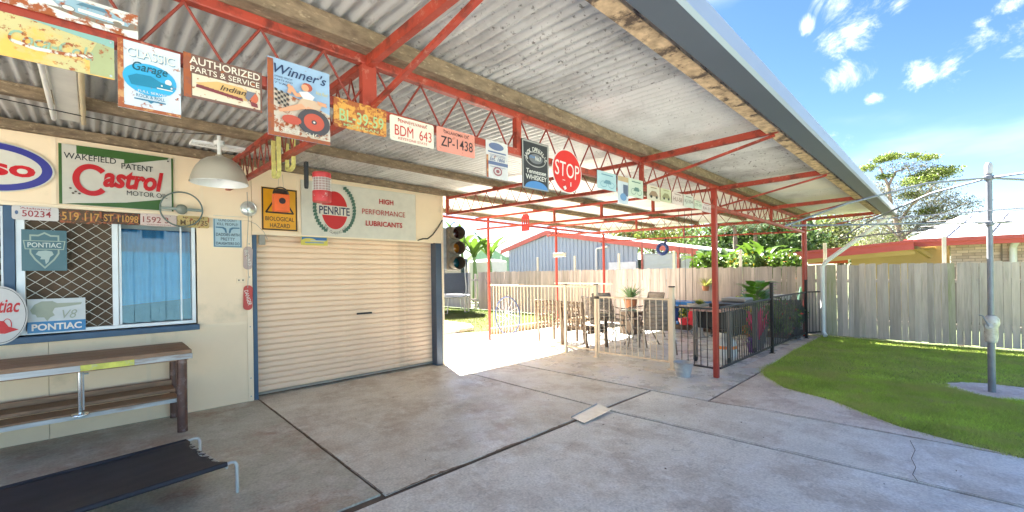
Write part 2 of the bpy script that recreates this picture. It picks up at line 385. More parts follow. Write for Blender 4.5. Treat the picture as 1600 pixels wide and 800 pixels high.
def concrete(name, c, dirt, worn, rough, rlo=.25):
    m = M(name, c, rough, var=.11, scale=1.7, bump=.25, bscale=45, patch=(dirt, 1.9, .55, .09), patch2=(worn, 5.5, .58, .09))
    nt = m.node_tree; n = nt.nodes; l = nt.links; b = n['Principled BSDF']
    cur = b.inputs['Base Color'].links[0].from_socket; t = n['Texture Coordinate']
    q = n.new('ShaderNodeTexNoise'); q.inputs['Scale'].default_value = 55; q.inputs['Detail'].default_value = 4; l.new(t.outputs['Object'], q.inputs['Vector'])
    r = n.new('ShaderNodeMapRange'); r.inputs[1].default_value = .3; r.inputs[2].default_value = .7; r.inputs[3].default_value = .80; r.inputs[4].default_value = 1.15; l.new(q.outputs[0], r.inputs[0])
    q9 = n.new('ShaderNodeTexNoise'); q9.inputs['Scale'].default_value = 8; q9.inputs['Detail'].default_value = 12; q9.inputs['Roughness'].default_value = .8; q9.inputs['Distortion'].default_value = .6; mpp = n.new('ShaderNodeMapping'); mpp.inputs['Scale'].default_value = (1.6, .8, 1); mpp.inputs['Rotation'].default_value = (0, 0, .5); l.new(t.outputs['Object'], mpp.inputs[0]); l.new(mpp.outputs[0], q9.inputs['Vector'])
    r9 = n.new('ShaderNodeMapRange'); r9.inputs[1].default_value = .54; r9.inputs[2].default_value = .63; r9.inputs[3].default_value = 1; r9.inputs[4].default_value = .76; l.new(q9.outputs[0], r9.inputs[0]); m9 = n.new('ShaderNodeMath'); m9.operation = 'MULTIPLY'; l.new(r.outputs[0], m9.inputs[0]); l.new(r9.outputs[0], m9.inputs[1])
    q7 = n.new('ShaderNodeTexNoise'); q7.inputs['Scale'].default_value = 24; q7.inputs['Detail'].default_value = 8; q7.inputs['Roughness'].default_value = .7; l.new(t.outputs['Object'], q7.inputs['Vector'])
    r7 = n.new('ShaderNodeMapRange'); r7.inputs[1].default_value = .60; r7.inputs[2].default_value = .68; r7.inputs[3].default_value = 1; r7.inputs[4].default_value = .72; l.new(q7.outputs[0], r7.inputs[0]); m7 = n.new('ShaderNodeMath'); m7.operation = 'MULTIPLY'; l.new(m9.outputs[0], m7.inputs[0]); l.new(r7.outputs[0], m7.inputs[1]); m9 = m7
    s = n.new('ShaderNodeVectorMath'); s.operation = 'SCALE'; l.new(cur, s.inputs[0]); l.new(m9.outputs[0], s.inputs['Scale']); l.new(s.outputs[0], b.inputs['Base Color'])
    q2 = n.new('ShaderNodeTexNoise'); q2.inputs['Scale'].default_value = 2.2; q2.inputs['Detail'].default_value = 7; q2.inputs['Roughness'].default_value = .7; l.new(t.outputs['Object'], q2.inputs['Vector'])
    r2 = n.new('ShaderNodeMapRange'); r2.inputs[1].default_value = .38; r2.inputs[2].default_value = .62; r2.inputs[3].default_value = rlo; r2.inputs[4].default_value = rough; l.new(q2.outputs[0], r2.inputs[0]); l.new(r2.outputs[0], b.inputs['Roughness'])
    return m
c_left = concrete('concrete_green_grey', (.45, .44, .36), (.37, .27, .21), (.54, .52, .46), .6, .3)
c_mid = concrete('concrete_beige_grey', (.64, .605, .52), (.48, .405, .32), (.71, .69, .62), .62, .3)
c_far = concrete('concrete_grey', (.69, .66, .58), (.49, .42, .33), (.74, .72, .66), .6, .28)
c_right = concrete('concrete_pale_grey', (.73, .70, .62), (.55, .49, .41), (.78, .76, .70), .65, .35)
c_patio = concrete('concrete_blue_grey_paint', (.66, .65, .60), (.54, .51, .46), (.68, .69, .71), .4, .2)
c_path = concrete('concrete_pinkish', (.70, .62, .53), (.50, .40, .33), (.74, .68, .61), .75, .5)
joint = M('joint_dirt', (.13, .095, .065), .95, var=.3, scale=9)

# ------------------------------------------------------------------ ground
base = struct('ground', MB().box((-160, -60, -.4), (160, 220, -.06)), M('far_ground', (.10, .13, .045), .95, var=.3, scale=.6))
dr = bpy.data.objects.new('driveway', None); COL.objects.link(dr); dr['kind'] = 'structure'
part('joint_bed', MB().prism([(-6.3, -16), (16, -16), (16, 5.0), (.5, 5.1), (-.9, 6.0), (-1.5, 6.3), (-2.02, 7), (-2.02, 11.6), (-9, 11.6), (-9, 4.2), (-6.3, 4.2)], -.055, -.009), joint, dr)
def slab(poly, mat, z=0., label=None, jit=.006):
    # edges get slight chips
    pts = []
    for i in range(len(poly)):
        a, b = Vector(poly[i]), Vector(poly[(i+1) % len(poly)]); n = max(1, int((b-a).length/.12)) if (b-a).length < 9 else 12
        for k in range(n):
            p = a+(b-a)*k/n
            if k: nn = Vector((-(b-a).y, (b-a).x)).normalized(); p = p+nn*random.uniform(0, jit)
            pts.append((p.x, p.y))
    part('concrete_slab', MB().prism(pts, -.05, z), mat, dr, bevel=.004, label=label)
g = .009
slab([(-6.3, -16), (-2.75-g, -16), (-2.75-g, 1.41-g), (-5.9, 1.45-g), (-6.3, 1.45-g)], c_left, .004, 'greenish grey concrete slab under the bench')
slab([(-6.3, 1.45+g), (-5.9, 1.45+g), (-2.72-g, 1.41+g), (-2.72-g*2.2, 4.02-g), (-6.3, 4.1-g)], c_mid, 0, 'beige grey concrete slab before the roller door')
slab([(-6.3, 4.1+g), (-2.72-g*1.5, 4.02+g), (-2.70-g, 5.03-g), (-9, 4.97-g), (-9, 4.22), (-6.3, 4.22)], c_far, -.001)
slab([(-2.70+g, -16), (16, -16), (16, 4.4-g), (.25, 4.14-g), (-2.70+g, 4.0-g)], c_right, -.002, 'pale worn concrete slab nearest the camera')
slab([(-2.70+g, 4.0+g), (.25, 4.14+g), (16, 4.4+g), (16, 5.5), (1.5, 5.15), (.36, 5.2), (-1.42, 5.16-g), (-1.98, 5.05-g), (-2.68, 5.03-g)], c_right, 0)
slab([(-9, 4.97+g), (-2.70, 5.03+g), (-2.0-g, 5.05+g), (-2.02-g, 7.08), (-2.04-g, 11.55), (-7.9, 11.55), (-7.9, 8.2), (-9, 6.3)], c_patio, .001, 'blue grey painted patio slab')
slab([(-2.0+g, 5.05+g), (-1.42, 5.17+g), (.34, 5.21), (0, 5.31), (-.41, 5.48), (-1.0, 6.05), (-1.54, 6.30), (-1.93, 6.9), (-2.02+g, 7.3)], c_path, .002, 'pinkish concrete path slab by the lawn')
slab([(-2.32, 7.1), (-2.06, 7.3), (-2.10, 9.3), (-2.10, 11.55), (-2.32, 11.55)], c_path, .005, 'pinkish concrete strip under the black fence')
def dirt(a, b, w0, w1, z=.0055):
    a, b = Vector(a), Vector(b); d = (b-a).normalized(); nn = Vector((-d.y, d.x)); n = int((b-a).length/.035); V = []; Fc = []
    for k in range(n+1):
        p = a+(b-a)*k/n; wv = .5+.5*math.sin(k*.31+a.x*3); l_, r_ = w0*random.uniform(.3, 1)*wv, w1*random.uniform(.3, 1)*(1-.6*wv)
        q0, q1 = p+nn*l_, p-nn*r_; V += [(q0.x, q0.y, z), (q1.x, q1.y, z)]
    for k in range(n): Fc.append((2*k, 2*k+1, 2*k+3, 2*k+2))
    part('joint_dirt_line', MB().add(V, Fc), dirtm, dr)
dirtm = M('joint_dirt_tan', (.25, .18, .125), .95, var=.3, scale=30)
dirt((-2.72, 1.42), (-2.69, 4.0), .035, .012); dirt((-5.9, 1.45), (-2.75, 1.415), .006, .014, .0085); dirt((-2.7, 4.02), (.25, 4.15), .008, .008); dirt((.25, 4.15), (3, 4.25), .008, .008); dirt((-6.0, 5.0), (-2.0, 5.05), .008, .006); dirt((-2.0, 5.06), (-2.03, 7.1), .006, .008); dirt((-2.0, 5.06), (.3, 5.2), .012, .008); dirt((-6.0, 4.08), (-2.75, 4.03), .006, .006)
# small litter: leaf bits and grit
for k in range(70):
    x, y = random.uniform(-5.5, 1.5), random.uniform(1.2, 5.0); a = random.uniform(0, PI); q = random.uniform(.006, .016)
    part('leaf_litter', MB().add([(x-q*math.cos(a), y-q*math.sin(a), .009), (x+q*.4*math.sin(a), y-q*.4*math.cos(a), .013), (x+q*math.cos(a), y+q*math.sin(a), .009), (x-q*.4*math.sin(a), y+q*.4*math.cos(a), .007)], [(0, 1, 2, 3)]), joint, dr)
# hairline crack in the near slab, filled with dirt
cr_pts = [PZ(u, v, 0.0035) for u, v in ((1422, 688), (1430, 703), (1424, 716), (1431, 730), (1426, 741), (1434, 752))]
mb = MB()
for a, b in zip(cr_pts, cr_pts[1:]): mb.bar(a, b, .003, .002)
part('crack', mb, joint, dr)
# a raised slab beside the garage and timber edging round the patio
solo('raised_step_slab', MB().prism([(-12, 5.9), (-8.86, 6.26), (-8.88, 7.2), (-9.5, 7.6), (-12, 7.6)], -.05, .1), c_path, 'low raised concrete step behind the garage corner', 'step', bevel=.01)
sl = M('sleeper_timber', (.42, .29, .17), .8, var=.25, scale=8, bump=.3)
for i, (a, b) in enumerate((((-8.0, 7.0), (-7.95, 9.3)), ((-7.95, 9.32), (-7.9, 11.5)))):
    solo('timber_sleeper', MB().bar((*a, .07), (*b, .07), .1, .17), sl, ('timber edging sleeper behind the wheel ornament', 'timber edging sleeper running back to the paling fence')[i], 'sleeper', 'timber edging sleepers', bevel=.008)
# lawns: earth sheet + blades
earth = M('lawn_base', (.22, .28, .055), .95, var=.3, scale=3)
LE = [(-2.09, 11.62), (-2.10, 9.25), (-2.03, 7.2), (-1.93, 6.85), (-1.54, 6.28), (-1.0, 6.03), (-.41, 5.46), (.01, 5.29), (.36, 5.20), (1.5, 5.13), (9, 5.48)]
PADC, PADR = (.42, 7.75), (.52, .42)
gl = struct('lawn', MB().prism([(x, y) for x, y in LE]+[(9, 11.62)], -.05, .004), earth)
gl2 = struct('back_lawn', MB().prism([(-9, 6.3), (-7.95, 8.2), (-7.95, 11.6), (-26, 11.6), (-26, 4.5), (-9, 4.5)], -.05, -.003), M('back_lawn_base', (.10, .11, .03), .95, var=.25, scale=2))
def inside(x, y, poly):
    c = np.zeros(len(x), bool); j = len(poly)-1
    for i in range(len(poly)):
        xi, yi = poly[i]; xj, yj = poly[j]
        c ^= ((yi > y) != (yj > y)) & (x < (xj-xi)*(y-yi)/(yj-yi+1e-12)+xi); j = i
    return c
def blades(name, poly, box, n, hmin, hmax, wd, mat, label, hole=None, z0=.0, jit=.02):
    x = rng.uniform(box[0], box[2], n); y = rng.uniform(box[1], box[3], n)
    k = inside(x+rng.normal(0, jit, n), y+rng.normal(0, jit, n), poly)
    if hole: k &= ((x-hole[0][0])/hole[1][0])**2+((y-hole[0][1])/hole[1][1])**2 > 1+.25*np.sin(x*17+y*9)
    x, y = x[k], y[k]; n = len(x); a = rng.uniform(0, 2*PI, n); h = rng.uniform(hmin, hmax, n); b = rng.uniform(0, 2*PI, n); lean = rng.uniform(.2, 1.5, n)*h
    w_ = wd*rng.uniform(.6, 1.3, n)
    V = np.zeros((n, 3, 3)); V[:, 0] = np.stack([x-np.cos(a)*w_, y-np.sin(a)*w_, np.full(n, z0)], 1); V[:, 1] = np.stack([x+np.cos(a)*w_, y+np.sin(a)*w_, np.full(n, z0)], 1)
    V[:, 2] = np.stack([x+np.cos(b)*lean, y+np.sin(b)*lean, z0+h], 1)
    o = link(name, npmesh(name, V.reshape(-1, 3), np.arange(3*n).reshape(-1, 3), mat)); o['kind'] = 'stuff'; o['label'] = label; o['category'] = 'grass'; return o
gm = M('grass_green', (.48, .62, .10), .6, var=.32, scale=1.6, island=.35, trans=.35, patch=((.56, .56, .17), 2.2, .55, .1), patch2=((.50, .44, .24), 3.7, .66, .06))
gm2 = M('grass_dry', (.15, .17, .04), .7, var=.2, scale=1.2, island=.35, trans=.3, patch=((.12, .22, .03), .5, .55, .08))
lawnpoly = LE+[(9, 11.62)]
blades('lawn_grass', lawnpoly, (-2.25, 5.0, 1.6, 7.6), 190000, .02, .055, .0017, gm, 'bright green mown lawn by the clothes hoist', (PADC, PADR), jit=.035)
blades('lawn_grass', lawnpoly, (-2.2, 7.6, 3.0, 11.65), 120000, .02, .05, .0026, gm, 'bright green mown lawn along the paling fence', (PADC, PADR))
blades('back_lawn_grass', [(-9, 6.3), (-7.95, 8.2), (-7.95, 11.6), (-20, 11.6), (-20, 5), (-9, 5)], (-20, 5, -7.9, 11.6), 110000, .02, .055, .005, gm2, 'pale sunlit back lawn under the trampoline')
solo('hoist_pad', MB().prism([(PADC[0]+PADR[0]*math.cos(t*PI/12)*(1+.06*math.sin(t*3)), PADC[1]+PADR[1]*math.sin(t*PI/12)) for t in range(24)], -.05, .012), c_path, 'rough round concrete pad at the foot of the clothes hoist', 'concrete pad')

# ------------------------------------------------------------------ the garage
hs = thing('garage', 'cream garage with a ribbed roller door and a blue silled window', 'garage', (0, 0, 0))
def panel(y0, y1, z0, z1, x=WX, m=cream, name='wall_panel', th=.03):
    return part(name, MB().box((x-th, y0, z0), (x, y1, z1)), m, hs, bevel=.002)
e = .0015
WY0, WY1, WZ0, WZ1 = -.535, .835, 1.0, 2.16
panel(-7, -1.32, 0, 2.95)
panel(-1.32+e, -.30-e, 0, .92); panel(-.30+e, .42-e, 0, .92); panel(.42+e, 1.395, 0, .95); panel(.85, 1.395, .955, 2.19)
panel(-1.32+e, -.25-e, 2.2, 2.95); panel(-.25+e, .665-e, 2.2, 2.95); panel(.665+e, .90-e, 2.2, 2.95); panel(.90+e, 1.395, 2.2, 2.95)
panel(1.40, 1.93-e, 2.05, 2.93); panel(1.93+e, 3.69, 2.05, 2.93); panel(3.69+e, 4.165, 2.05, 2.90)
for (y0, y1, z0, z1) in ((-1.32, 1.395, 2.18, 2.215), (1.39, 4.17, 2.015, 2.055)):
    part('trim_strip', MB().box((WX, y0, z0), (WX+.018, y1, z1)), cream2, hs, bevel=.003)
for y in (-.25, .665, .90, 1.93): part('cover_strip', MB().box((WX, y-.018, 2.217), (WX+.006, y+.018, 2.9)), cream2, hs)
part('cover_strip', MB().box((WX, .42-.018, .02), (WX+.006, .42+.018, .93)), cream2, hs)
part('cover_strip', MB().box((WX, .84, .935), (WX+.008, 1.34, .965)), cream2, hs)
fl = part('door_flange', MB().box((WX, 1.335, .0), (WX+.012, 1.395, 2.01)), cream2, hs, bevel=.003)
for z in (.06, .28, .9, 1.5, 1.9): part('screw', MB().lathe([(.0001, .006), (.006, .005), (.008, 0)], (0, 0, 0), 8, Matrix.Rotation(PI/2, 4, 'Y')), galvd, hs, mw=Matrix.Translation((WX+.012, 1.365, z)))
part('corner_post', MB().box((WX-.06, 4.165, 0), (WX+.012, 4.205, 2.86)), cream2, hs, bevel=.003)
part('door_jamb', MB().box((WX-.14, 1.40, 0), (WX+.008, 1.445, 2.012)), blue, hs, bevel=.003)
part('door_jamb', MB().box((WX-.14, 4.05, 0), (WX+.004, 4.163, 2.012)), M('slate_jamb', sR(68, 80, 96), .45, var=.12), hs, bevel=.003)
# roller door: 27 curved slats
rd = link('roller_door', MB().box((-6.125, 1.40, .02), (-6.12, 4.12, 2.1)).mesh('door_back', doorm), hs)
n = 27; hh = (2.03-.05)/n; mb = MB(); prof = [(.002, 0), (.003, .004), (.018, .010), (.022, hh*.35), (.022, hh*.7), (.018, hh-.005), (.002, hh-.001)]
for (a, b) in zip(prof, prof[1:]): mb.add([(a[0], 1.44, a[1]), (a[0], 4.06, a[1]), (b[0], 4.06, b[1]), (b[0], 1.44, b[1])], [(0, 1, 2, 3)])
slm = mb.mesh('slat', doorm)
for i in range(n): link('slat', slm, rd, Matrix.Translation((-6.12, 0, .05+i*hh)))
part('bottom_rail', MB().box((-6.13, 1.44, .022), (-6.093, 4.06, .05)), M('rail_grey', (.3, .27, .22), .6), rd)
part('handle', MB().box((-6.098, 2.76, .93), (-6.078, 2.99, .955)), black, rd, bevel=.004)
# inside of the garage and its roof
rm = MB(); rm.box((-9.5, -7, -.02), (-9.4, 4.2, 2.9)); rm.box((-9.4, 4.06, -.02), (-6.14, 4.16, 2.9)); rm.box((-9.4, -7, -.02), (-6.0, -6.9, 2.9)); rm.box((-9.4, -6.9, 2.8), (-6.03, 4.06, 2.9)); rm.box((-9.4, -6.9, 0), (-6.13, 4.06, .01))
part('interior', rm, M('brown_interior', (.16, .095, .05), .9, var=.4, scale=3), hs)
part('side_wall', MB().box((-12, 4.17, 0), (-6.021, 4.203, 2.99)), cream, hs)
part('garage_roof', MB().box((-12, -7, 2.985), (-5.99, 4.45, 3.03)), ironC, hs)
# window: frame, security mesh, glass, added curtain standing in for a reflection, sill
wf = link('window', MB().box((-6.04, WY0-.02, WZ0-.03), (-6.0, WY0-.01, WZ1)).mesh('w', whiteal), hs)
a0, a1 = PX(40, 450, WX).y, PX(176, 450, WX).y; b0, b1 = PX(188, 450, WX).y, PX(300, 450, WX).y
fr = MB()
for lo, hi in (((WY0+.04, 1.03), (a0, WZ1)), ((a1, 1.03), (b0-.012, WZ1)), ((b1, 1.03), (WY1, WZ1)), ((WY0+.04, .995), (WY1, 1.03))): fr.box((WX-.05, *lo), (WX+.006, *hi))
part('frame', fr, whiteal, wf, bevel=.003)
part('frame', MB().box((WX-.05, b0-.008, 1.032), (WX-.005, b0+.012, WZ1)), whiteal, wf, bevel=.002)
part('frame', MB().box((WX-.05, b1-.10, 1.032), (WX-.02, b1-.085, WZ1)), whiteal, wf, bevel=.002)
part('side_board', MB().box((WX, WY0-.03, .97), (WX+.022, WY0+.038, 2.178)), blue, wf, bevel=.003)
part('sill', MB().box((WX, -1.35, .925), (WX+.09, .855, .985)), blue, wf, bevel=.006)
mesh = MB(); dw, dh = .118, .100; zz0, zz1 = 1.03, WZ1
for sgn in (1, -1):
    k = -40
    while k < 40:
        # line z = sgn*(dh/dw)*(y-yk)
        yk = a0+k*dw; pts = []
        s_ = sgn*dh/dw
        ya, yb = sorted((yk, yk+(zz1-zz0)/s_))
        ya2, yb2 = max(ya, a0), min(yb, a1)
        if yb2-ya2 > .01: mesh.bar((WX-.012+.004*sgn, ya2, zz0+s_*(ya2-yk)), (WX-.012+.004*sgn, yb2, zz0+s_*(yb2-yk)), .0042, .0042, up=(1, 0, 0))
        k += 1
part('security_mesh', mesh, M('mesh_silver', (.48, .44, .37), .4, .3), wf)
glm = bpy.data.materials.new('window_glass'); glm.use_nodes = True; gb = glm.node_tree.nodes['Principled BSDF']
gb.inputs['Transmission Weight'].default_value = 1; gb.inputs['Roughness'].default_value = 0; gb.inputs['IOR'].default_value = 1.5; gb.inputs['Base Color'].default_value = (.85, .92, .95, 1)
part('pane', MB().box((WX-.030, b0+.012, 1.03), (WX-.026, b1, WZ1)), glm, wf)
part('flyscreen', MB().box((WX-.044, a0, 1.03), (WX-.040, a1, WZ1)), M('flyscreen_brown', (.085, .052, .028), .8, var=.25, scale=3), wf)
cur = MB(); ny = 60
for i in range(ny):
    y = [b0+(b1-b0)*(i+q)/ny for q in (0, 1)]; x = [-6.07+.008*math.sin(t*85)+.006*math.sin(t*31) for t in y]
    zb = [1.22+.05*(t-b0)/(b1-b0) for t in y]
    cur.add([(x[0], y[0], zb[0]), (x[1], y[1], zb[1]), (x[1], y[1], 2.02), (x[0], y[0], 2.02)], [(0, 1, 2, 3)])
part('reflection_curtain', cur, M('reflection_blue', sR(50, 130, 180), .7, var=.12, scale=4), wf, True)  # added sheet: its blue stands in for a reflection in the pane
part('blind', MB().box((-6.09, b0-.02, 2.025), (-6.055, b1+.05, 2.08)), M('blind_pale', (.6, .6, .55), .6), wf)
# a louvre window, only its edge is in the picture
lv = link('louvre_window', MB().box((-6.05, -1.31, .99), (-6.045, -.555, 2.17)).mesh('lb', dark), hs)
for i in range(11): part('louvre', MB().bar((WX-.03, -1.3, 1.05+i*.105), (WX-.03, -.585, 1.05+i*.105), .07, .006, up=(.75, 0, 1)), M('louvre_glass', (.34, .33, .26), .25), lv)
part('frame', MB().box((WX-.05, -.582, .99), (WX+.004, -.569, 2.17)), whiteal, lv)

# ------------------------------------------------------------------ the carport
cp = thing('carport', 'open carport of red oxide steel trusses under corrugated iron', 'carport', (0, 0, 0))
Y0, Y1 = -1.7, 11.45
# corrugated sheets
def sheet_mesh(x0, x1, mat, wd=.80, pitch=.0762, amp=.0125):
    n = int(wd/pitch*8); ys = [i*wd/n for i in range(n+1)]; zs = [amp*math.sin(2*PI*y/pitch) for y in ys]
    V = []; Fc = []; nx = 2
    for t in (0, .0025):
        o = len(V)
        for xx in (x0, x1):
            for y, z in zip(ys, zs): V.append((xx, y, z+t-.02*xx))
        m_ = len(ys)
        for i in range(m_-1):
            a = (o+i, o+i+1, o+m_+i+1, o+m_+i); Fc.append(a if t else a[::-1])
    me = bpy.data.meshes.new('roof_sheet'); me.from_pydata(V, [], Fc); me.materials.append(mat); me.polygons.foreach_set('use_smooth', [True]*len(me.polygons)); me.update(); return me
XR = -.93
short = [sheet_mesh(-6.1-TX, XR-TX, m) for m in (ironA, ironB, ironC)]; longs = [sheet_mesh(-7.95-TX, XR-TX, m) for m in (ironA, ironB, ironW)]
y = Y0; i = 0
while y < Y1-.1:
    far = y > 3.9
    me = (longs[1 if i % 2 else 2] if y > 6.2 else longs[0] if 4.8 < y < 6.1 else longs[1]) if far else (short[1] if 2.35 < y < 4 else short[2] if y < 1.0 else short[0])
    link('roof_sheet', me, cp, Matrix.Translation((TX, y, 2.873-.012*(y-1)+.0015*(i % 2))) @ Matrix.Rotation(-.012, 4, 'X')); y += .762; i += 1
# purlins along the roof
def purlin(x, w_, h_, y0, y1, m=timber, name='purlin'):
    mb = MB(); n = 14
    for k in range(n):
        a, b = y0+(y1-y0)*k/n, y0+(y1-y0)*(k+1)/n
        mb.bar((x, a, ZR(x, a)-.012-h_/2), (x, b, ZR(x, b)-.012-h_/2), w_, h_)
    part(name, mb, m, cp)
purlin(-2.32, .17, .10, Y0, Y1-.05); purlin(-4.72, .075, .085, Y0, Y1-.05); purlin(-5.90, .075, .085, Y0, 11.3); purlin(-7.70, .075, .08, 4.3, 11.3)
purlin(-3.55, .07, .06, 4.3, Y1-.1); purlin(XR-.155, .10, .115, Y0, Y1, timber2, 'eave_batten')
# gutter with a rolled lip
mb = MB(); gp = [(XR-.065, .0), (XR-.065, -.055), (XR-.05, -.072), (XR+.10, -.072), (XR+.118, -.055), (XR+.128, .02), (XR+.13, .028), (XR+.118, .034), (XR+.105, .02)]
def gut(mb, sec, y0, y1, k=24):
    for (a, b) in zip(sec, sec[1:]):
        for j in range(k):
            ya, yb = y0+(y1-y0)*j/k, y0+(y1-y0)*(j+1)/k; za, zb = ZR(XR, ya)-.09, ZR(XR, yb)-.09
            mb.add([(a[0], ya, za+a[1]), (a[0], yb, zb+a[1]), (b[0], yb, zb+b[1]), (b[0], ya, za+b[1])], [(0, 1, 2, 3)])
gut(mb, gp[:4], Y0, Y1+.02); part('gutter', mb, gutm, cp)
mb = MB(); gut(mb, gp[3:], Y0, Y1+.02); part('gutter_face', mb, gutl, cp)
part('gutter_end', MB().box((XR-.064, Y1+.015, ZR(XR, Y1)-.158), (XR+.125, Y1+.02, ZR(XR, Y1)-.06)), gutl, cp)
# trusses
def chordz(x, y): return ZR(x, y)-.112
def truss(A, B, depth, pitch, cw=.05, chh=.045, zig=True, verts=(), dia=.0065, name='truss', ch2=None):
    A, B = Vector(A), Vector(B); t = link(name, MB().bar(A, B, cw, chh).mesh('top_chord', redst), cp)
    b = t.modifiers.new('bevel', 'BEVEL'); b.width = .005; b.segments = 2
    dz = Vector((0, 0, depth)); ch2 = ch2 or chh
    part('bottom_chord', MB().bar(A-dz, B-dz, cw, ch2), redst, t, bevel=.005)
    L = (B-A).length; n = max(2, round(L/pitch)); h0 = Vector((0, 0, chh/2)); h1 = Vector((0, 0, ch2/2))
    if zig:
        for i in range(n):
            p0 = A+(B-A)*i/n; p1 = A+(B-A)*(i+.5)/n; p2 = A+(B-A)*(i+1)/n
            rod(p0-h0, p1-dz+h1, dia, redrod, t); rod(p1-dz+h1, p2-h0, dia, redrod, t)
    for f, ww in verts:
        p = A+(B-A)*f; part('upright', MB().bar(p-h0, p-dz+h1, cw*.9, ww, up=(B-A).normalized()), redst, t)
    return t
ta, tb = Y0+.2, Y1-.04
mv = [((yy-ta)/(tb-ta), wd) for yy, wd in ((1.15, .085), (2.36, .05), (4.25, .03), (8.92, .045))]
truss((TX, ta, chordz(TX, ta)-.025), (TX, tb, chordz(TX, tb)-.025), .285, .30, .05, .05, True, mv, name='main_truss')
def cross(y, x0, zig, verts=(), dep=.25, pitch=.28): return truss((x0, y, chordz(x0, y)-.02), (TX-.03, y, chordz(TX, y)-.03), dep, pitch, .05, .04, zig, verts, .0055, 'cross_truss')
cross(1.15, WX+.03, True, [(.002, .05)], .27, .2); cross(4.27, WX+.03, True, [(.004, .04)], .26, .26)
cross(6.40, -7.75, False, [(.44, .03), (.64, .035), (.82, .035)], .25)
cross(8.90, -7.75, True, [(.5, .03)], .24, .3); cross(11.36, -7.75, True, [(.5, .03)], .26, .3)
for yy in (4.27, 6.4, 8.9, 11.36):
    for x in (-5.9, -4.72, -3.55):
        if x == -3.55 and yy < 5: continue
        part('purlin_cleat', MB().box((x-.03, yy-.028, chordz(x, yy)-.002), (x+.03, yy+.028, chordz(x, yy)+.03)), redst, cp)
# cantilever brackets over the eave, each with its strut
for yy in (-1.1, 1.15, 4.22, 6.38, 8.92, 11.36):
    xe = XR-.12
    br = link('bracket', MB().bar((TX+.026, yy, chordz(TX, yy)-.03), (xe, yy, chordz(xe, yy)+.012), .04, .06).mesh('bracket', redst), cp)
    part('strut', MB().bar((TX+.03, yy+.012, chordz(TX, yy)-.285), (xe-.03, yy+.012, chordz(xe, yy)-.03), .028, .02), redst, br)
# eave rail on the left, and posts
mb = MB().bar((-7.75, 4.6, chordz(-7.75, 4.6)-.05), (-7.75, 11.4, chordz(-7.75, 11.4)-.05), .05, .05); part('eave_rail', mb, redst, cp, bevel=.004)
def post(x, y, r, zt):
    mb = MB().tube([(x, y, 0), (x, y, zt)], r, 16); p = part('post', mb, redpost, cp, True)
    part('base_plate', MB().box((x-r-.02, y-r-.02, .001), (x+r+.02, y+r+.02, .008)), galvd, p)
post(-7.35, 6.42, .03, chordz(-7.35, 6.42)-.03); post(-7.46, 8.92, .034, chordz(-7.46, 8.9)-.05); post(-7.6, 11.36, .04, chordz(-7.6, 11.36)-.05)
mb = MB().box((TX-.035, 6.24-.035, 0), (TX+.035, 6.24+.035, chordz(TX, 6.3)-.05)); part('post', mb, redpost, cp, bevel=.012)
post(TX-.0, 11.36, .05, chordz(TX, 11.36)-.05)
# downpipe: down from the gutter end, back to the fence corner, then to the lawn
solo('downpipe', MB().tube([(XR+.02, Y1-.05, ZR(XR, Y1)-.15), (XR+.0, Y1-.04, 2.55), (XR-.07, Y1-.02, 2.47), (-1.95, 11.35, 1.66), (-2.02, 11.34, 1.55), (-2.02, 11.34, .14), (-1.97, 11.28, .06)], .042, 14), M('white_pvc', (.72, .72, .72), .35, var=.05), 'white plastic downpipe angled from the carport gutter to the lawn', 'downpipe', smooth=True)

# ------------------------------------------------------------------ signs hung along the main truss
pw = P('white', (232, 226, 214)); pk = P('black', (30, 28, 28)); pr = P('red', (205, 28, 30)); py_ = P('yellow', (245, 180, 30))
TS = TX+.034
gs = 'tin signs hung along the truss'; gp_ = 'number plates hung along the truss'
# 1 pickup/car sign, hanging highest
s = Sign('tin_sign', 'white rusty tin sign with a pale blue old car, overlapping the top left corner', 'tin sign', TS+.012, (-60, -60), (216, 62), P('rusty_white', (222, 220, 214), rust=.60, rs=9), gs)
gr = P('road_grey', (135, 122, 108), rust=.66); sb = P('sky_pale', (150, 180, 196), rust=.64, rs=12)
s.poly([(.42, .36), (.6, .22), (.8, .16), (1, .34), (1, .58), (.85, .55), (.7, .50)], gr, 'road'); s.poly([(.46, .62), (.50, .44), (.60, .38), (.80, .34), (.93, .40), (.95, .58), (.86, .68), (.80, .86), (.58, .86), (.52, .66)], sb, 'car_body')
s.ell(.555, .46, .035, .085, pw, 'headlamp'); s.ring(.555, .46, .042, .1, .02, P('grey', (110, 110, 108)), 'headlamp_ring')
s.poly([(.60, .68), (.64, .82), (.78, .82), (.80, .69)], P('glass_blue', (92, 130, 150)), 'windscreen'); s.line([(.62, .50), (.9, .46)], .012, pw, 'bumper'); s.ell(.86, .40, .03, .07, gr, 'wheel')
s.poly([(.74, .20), (.82, .26), (.90, .20), (.86, .10), (.78, .10)], P('flake', (236, 232, 225), rust=.58), 'flake')
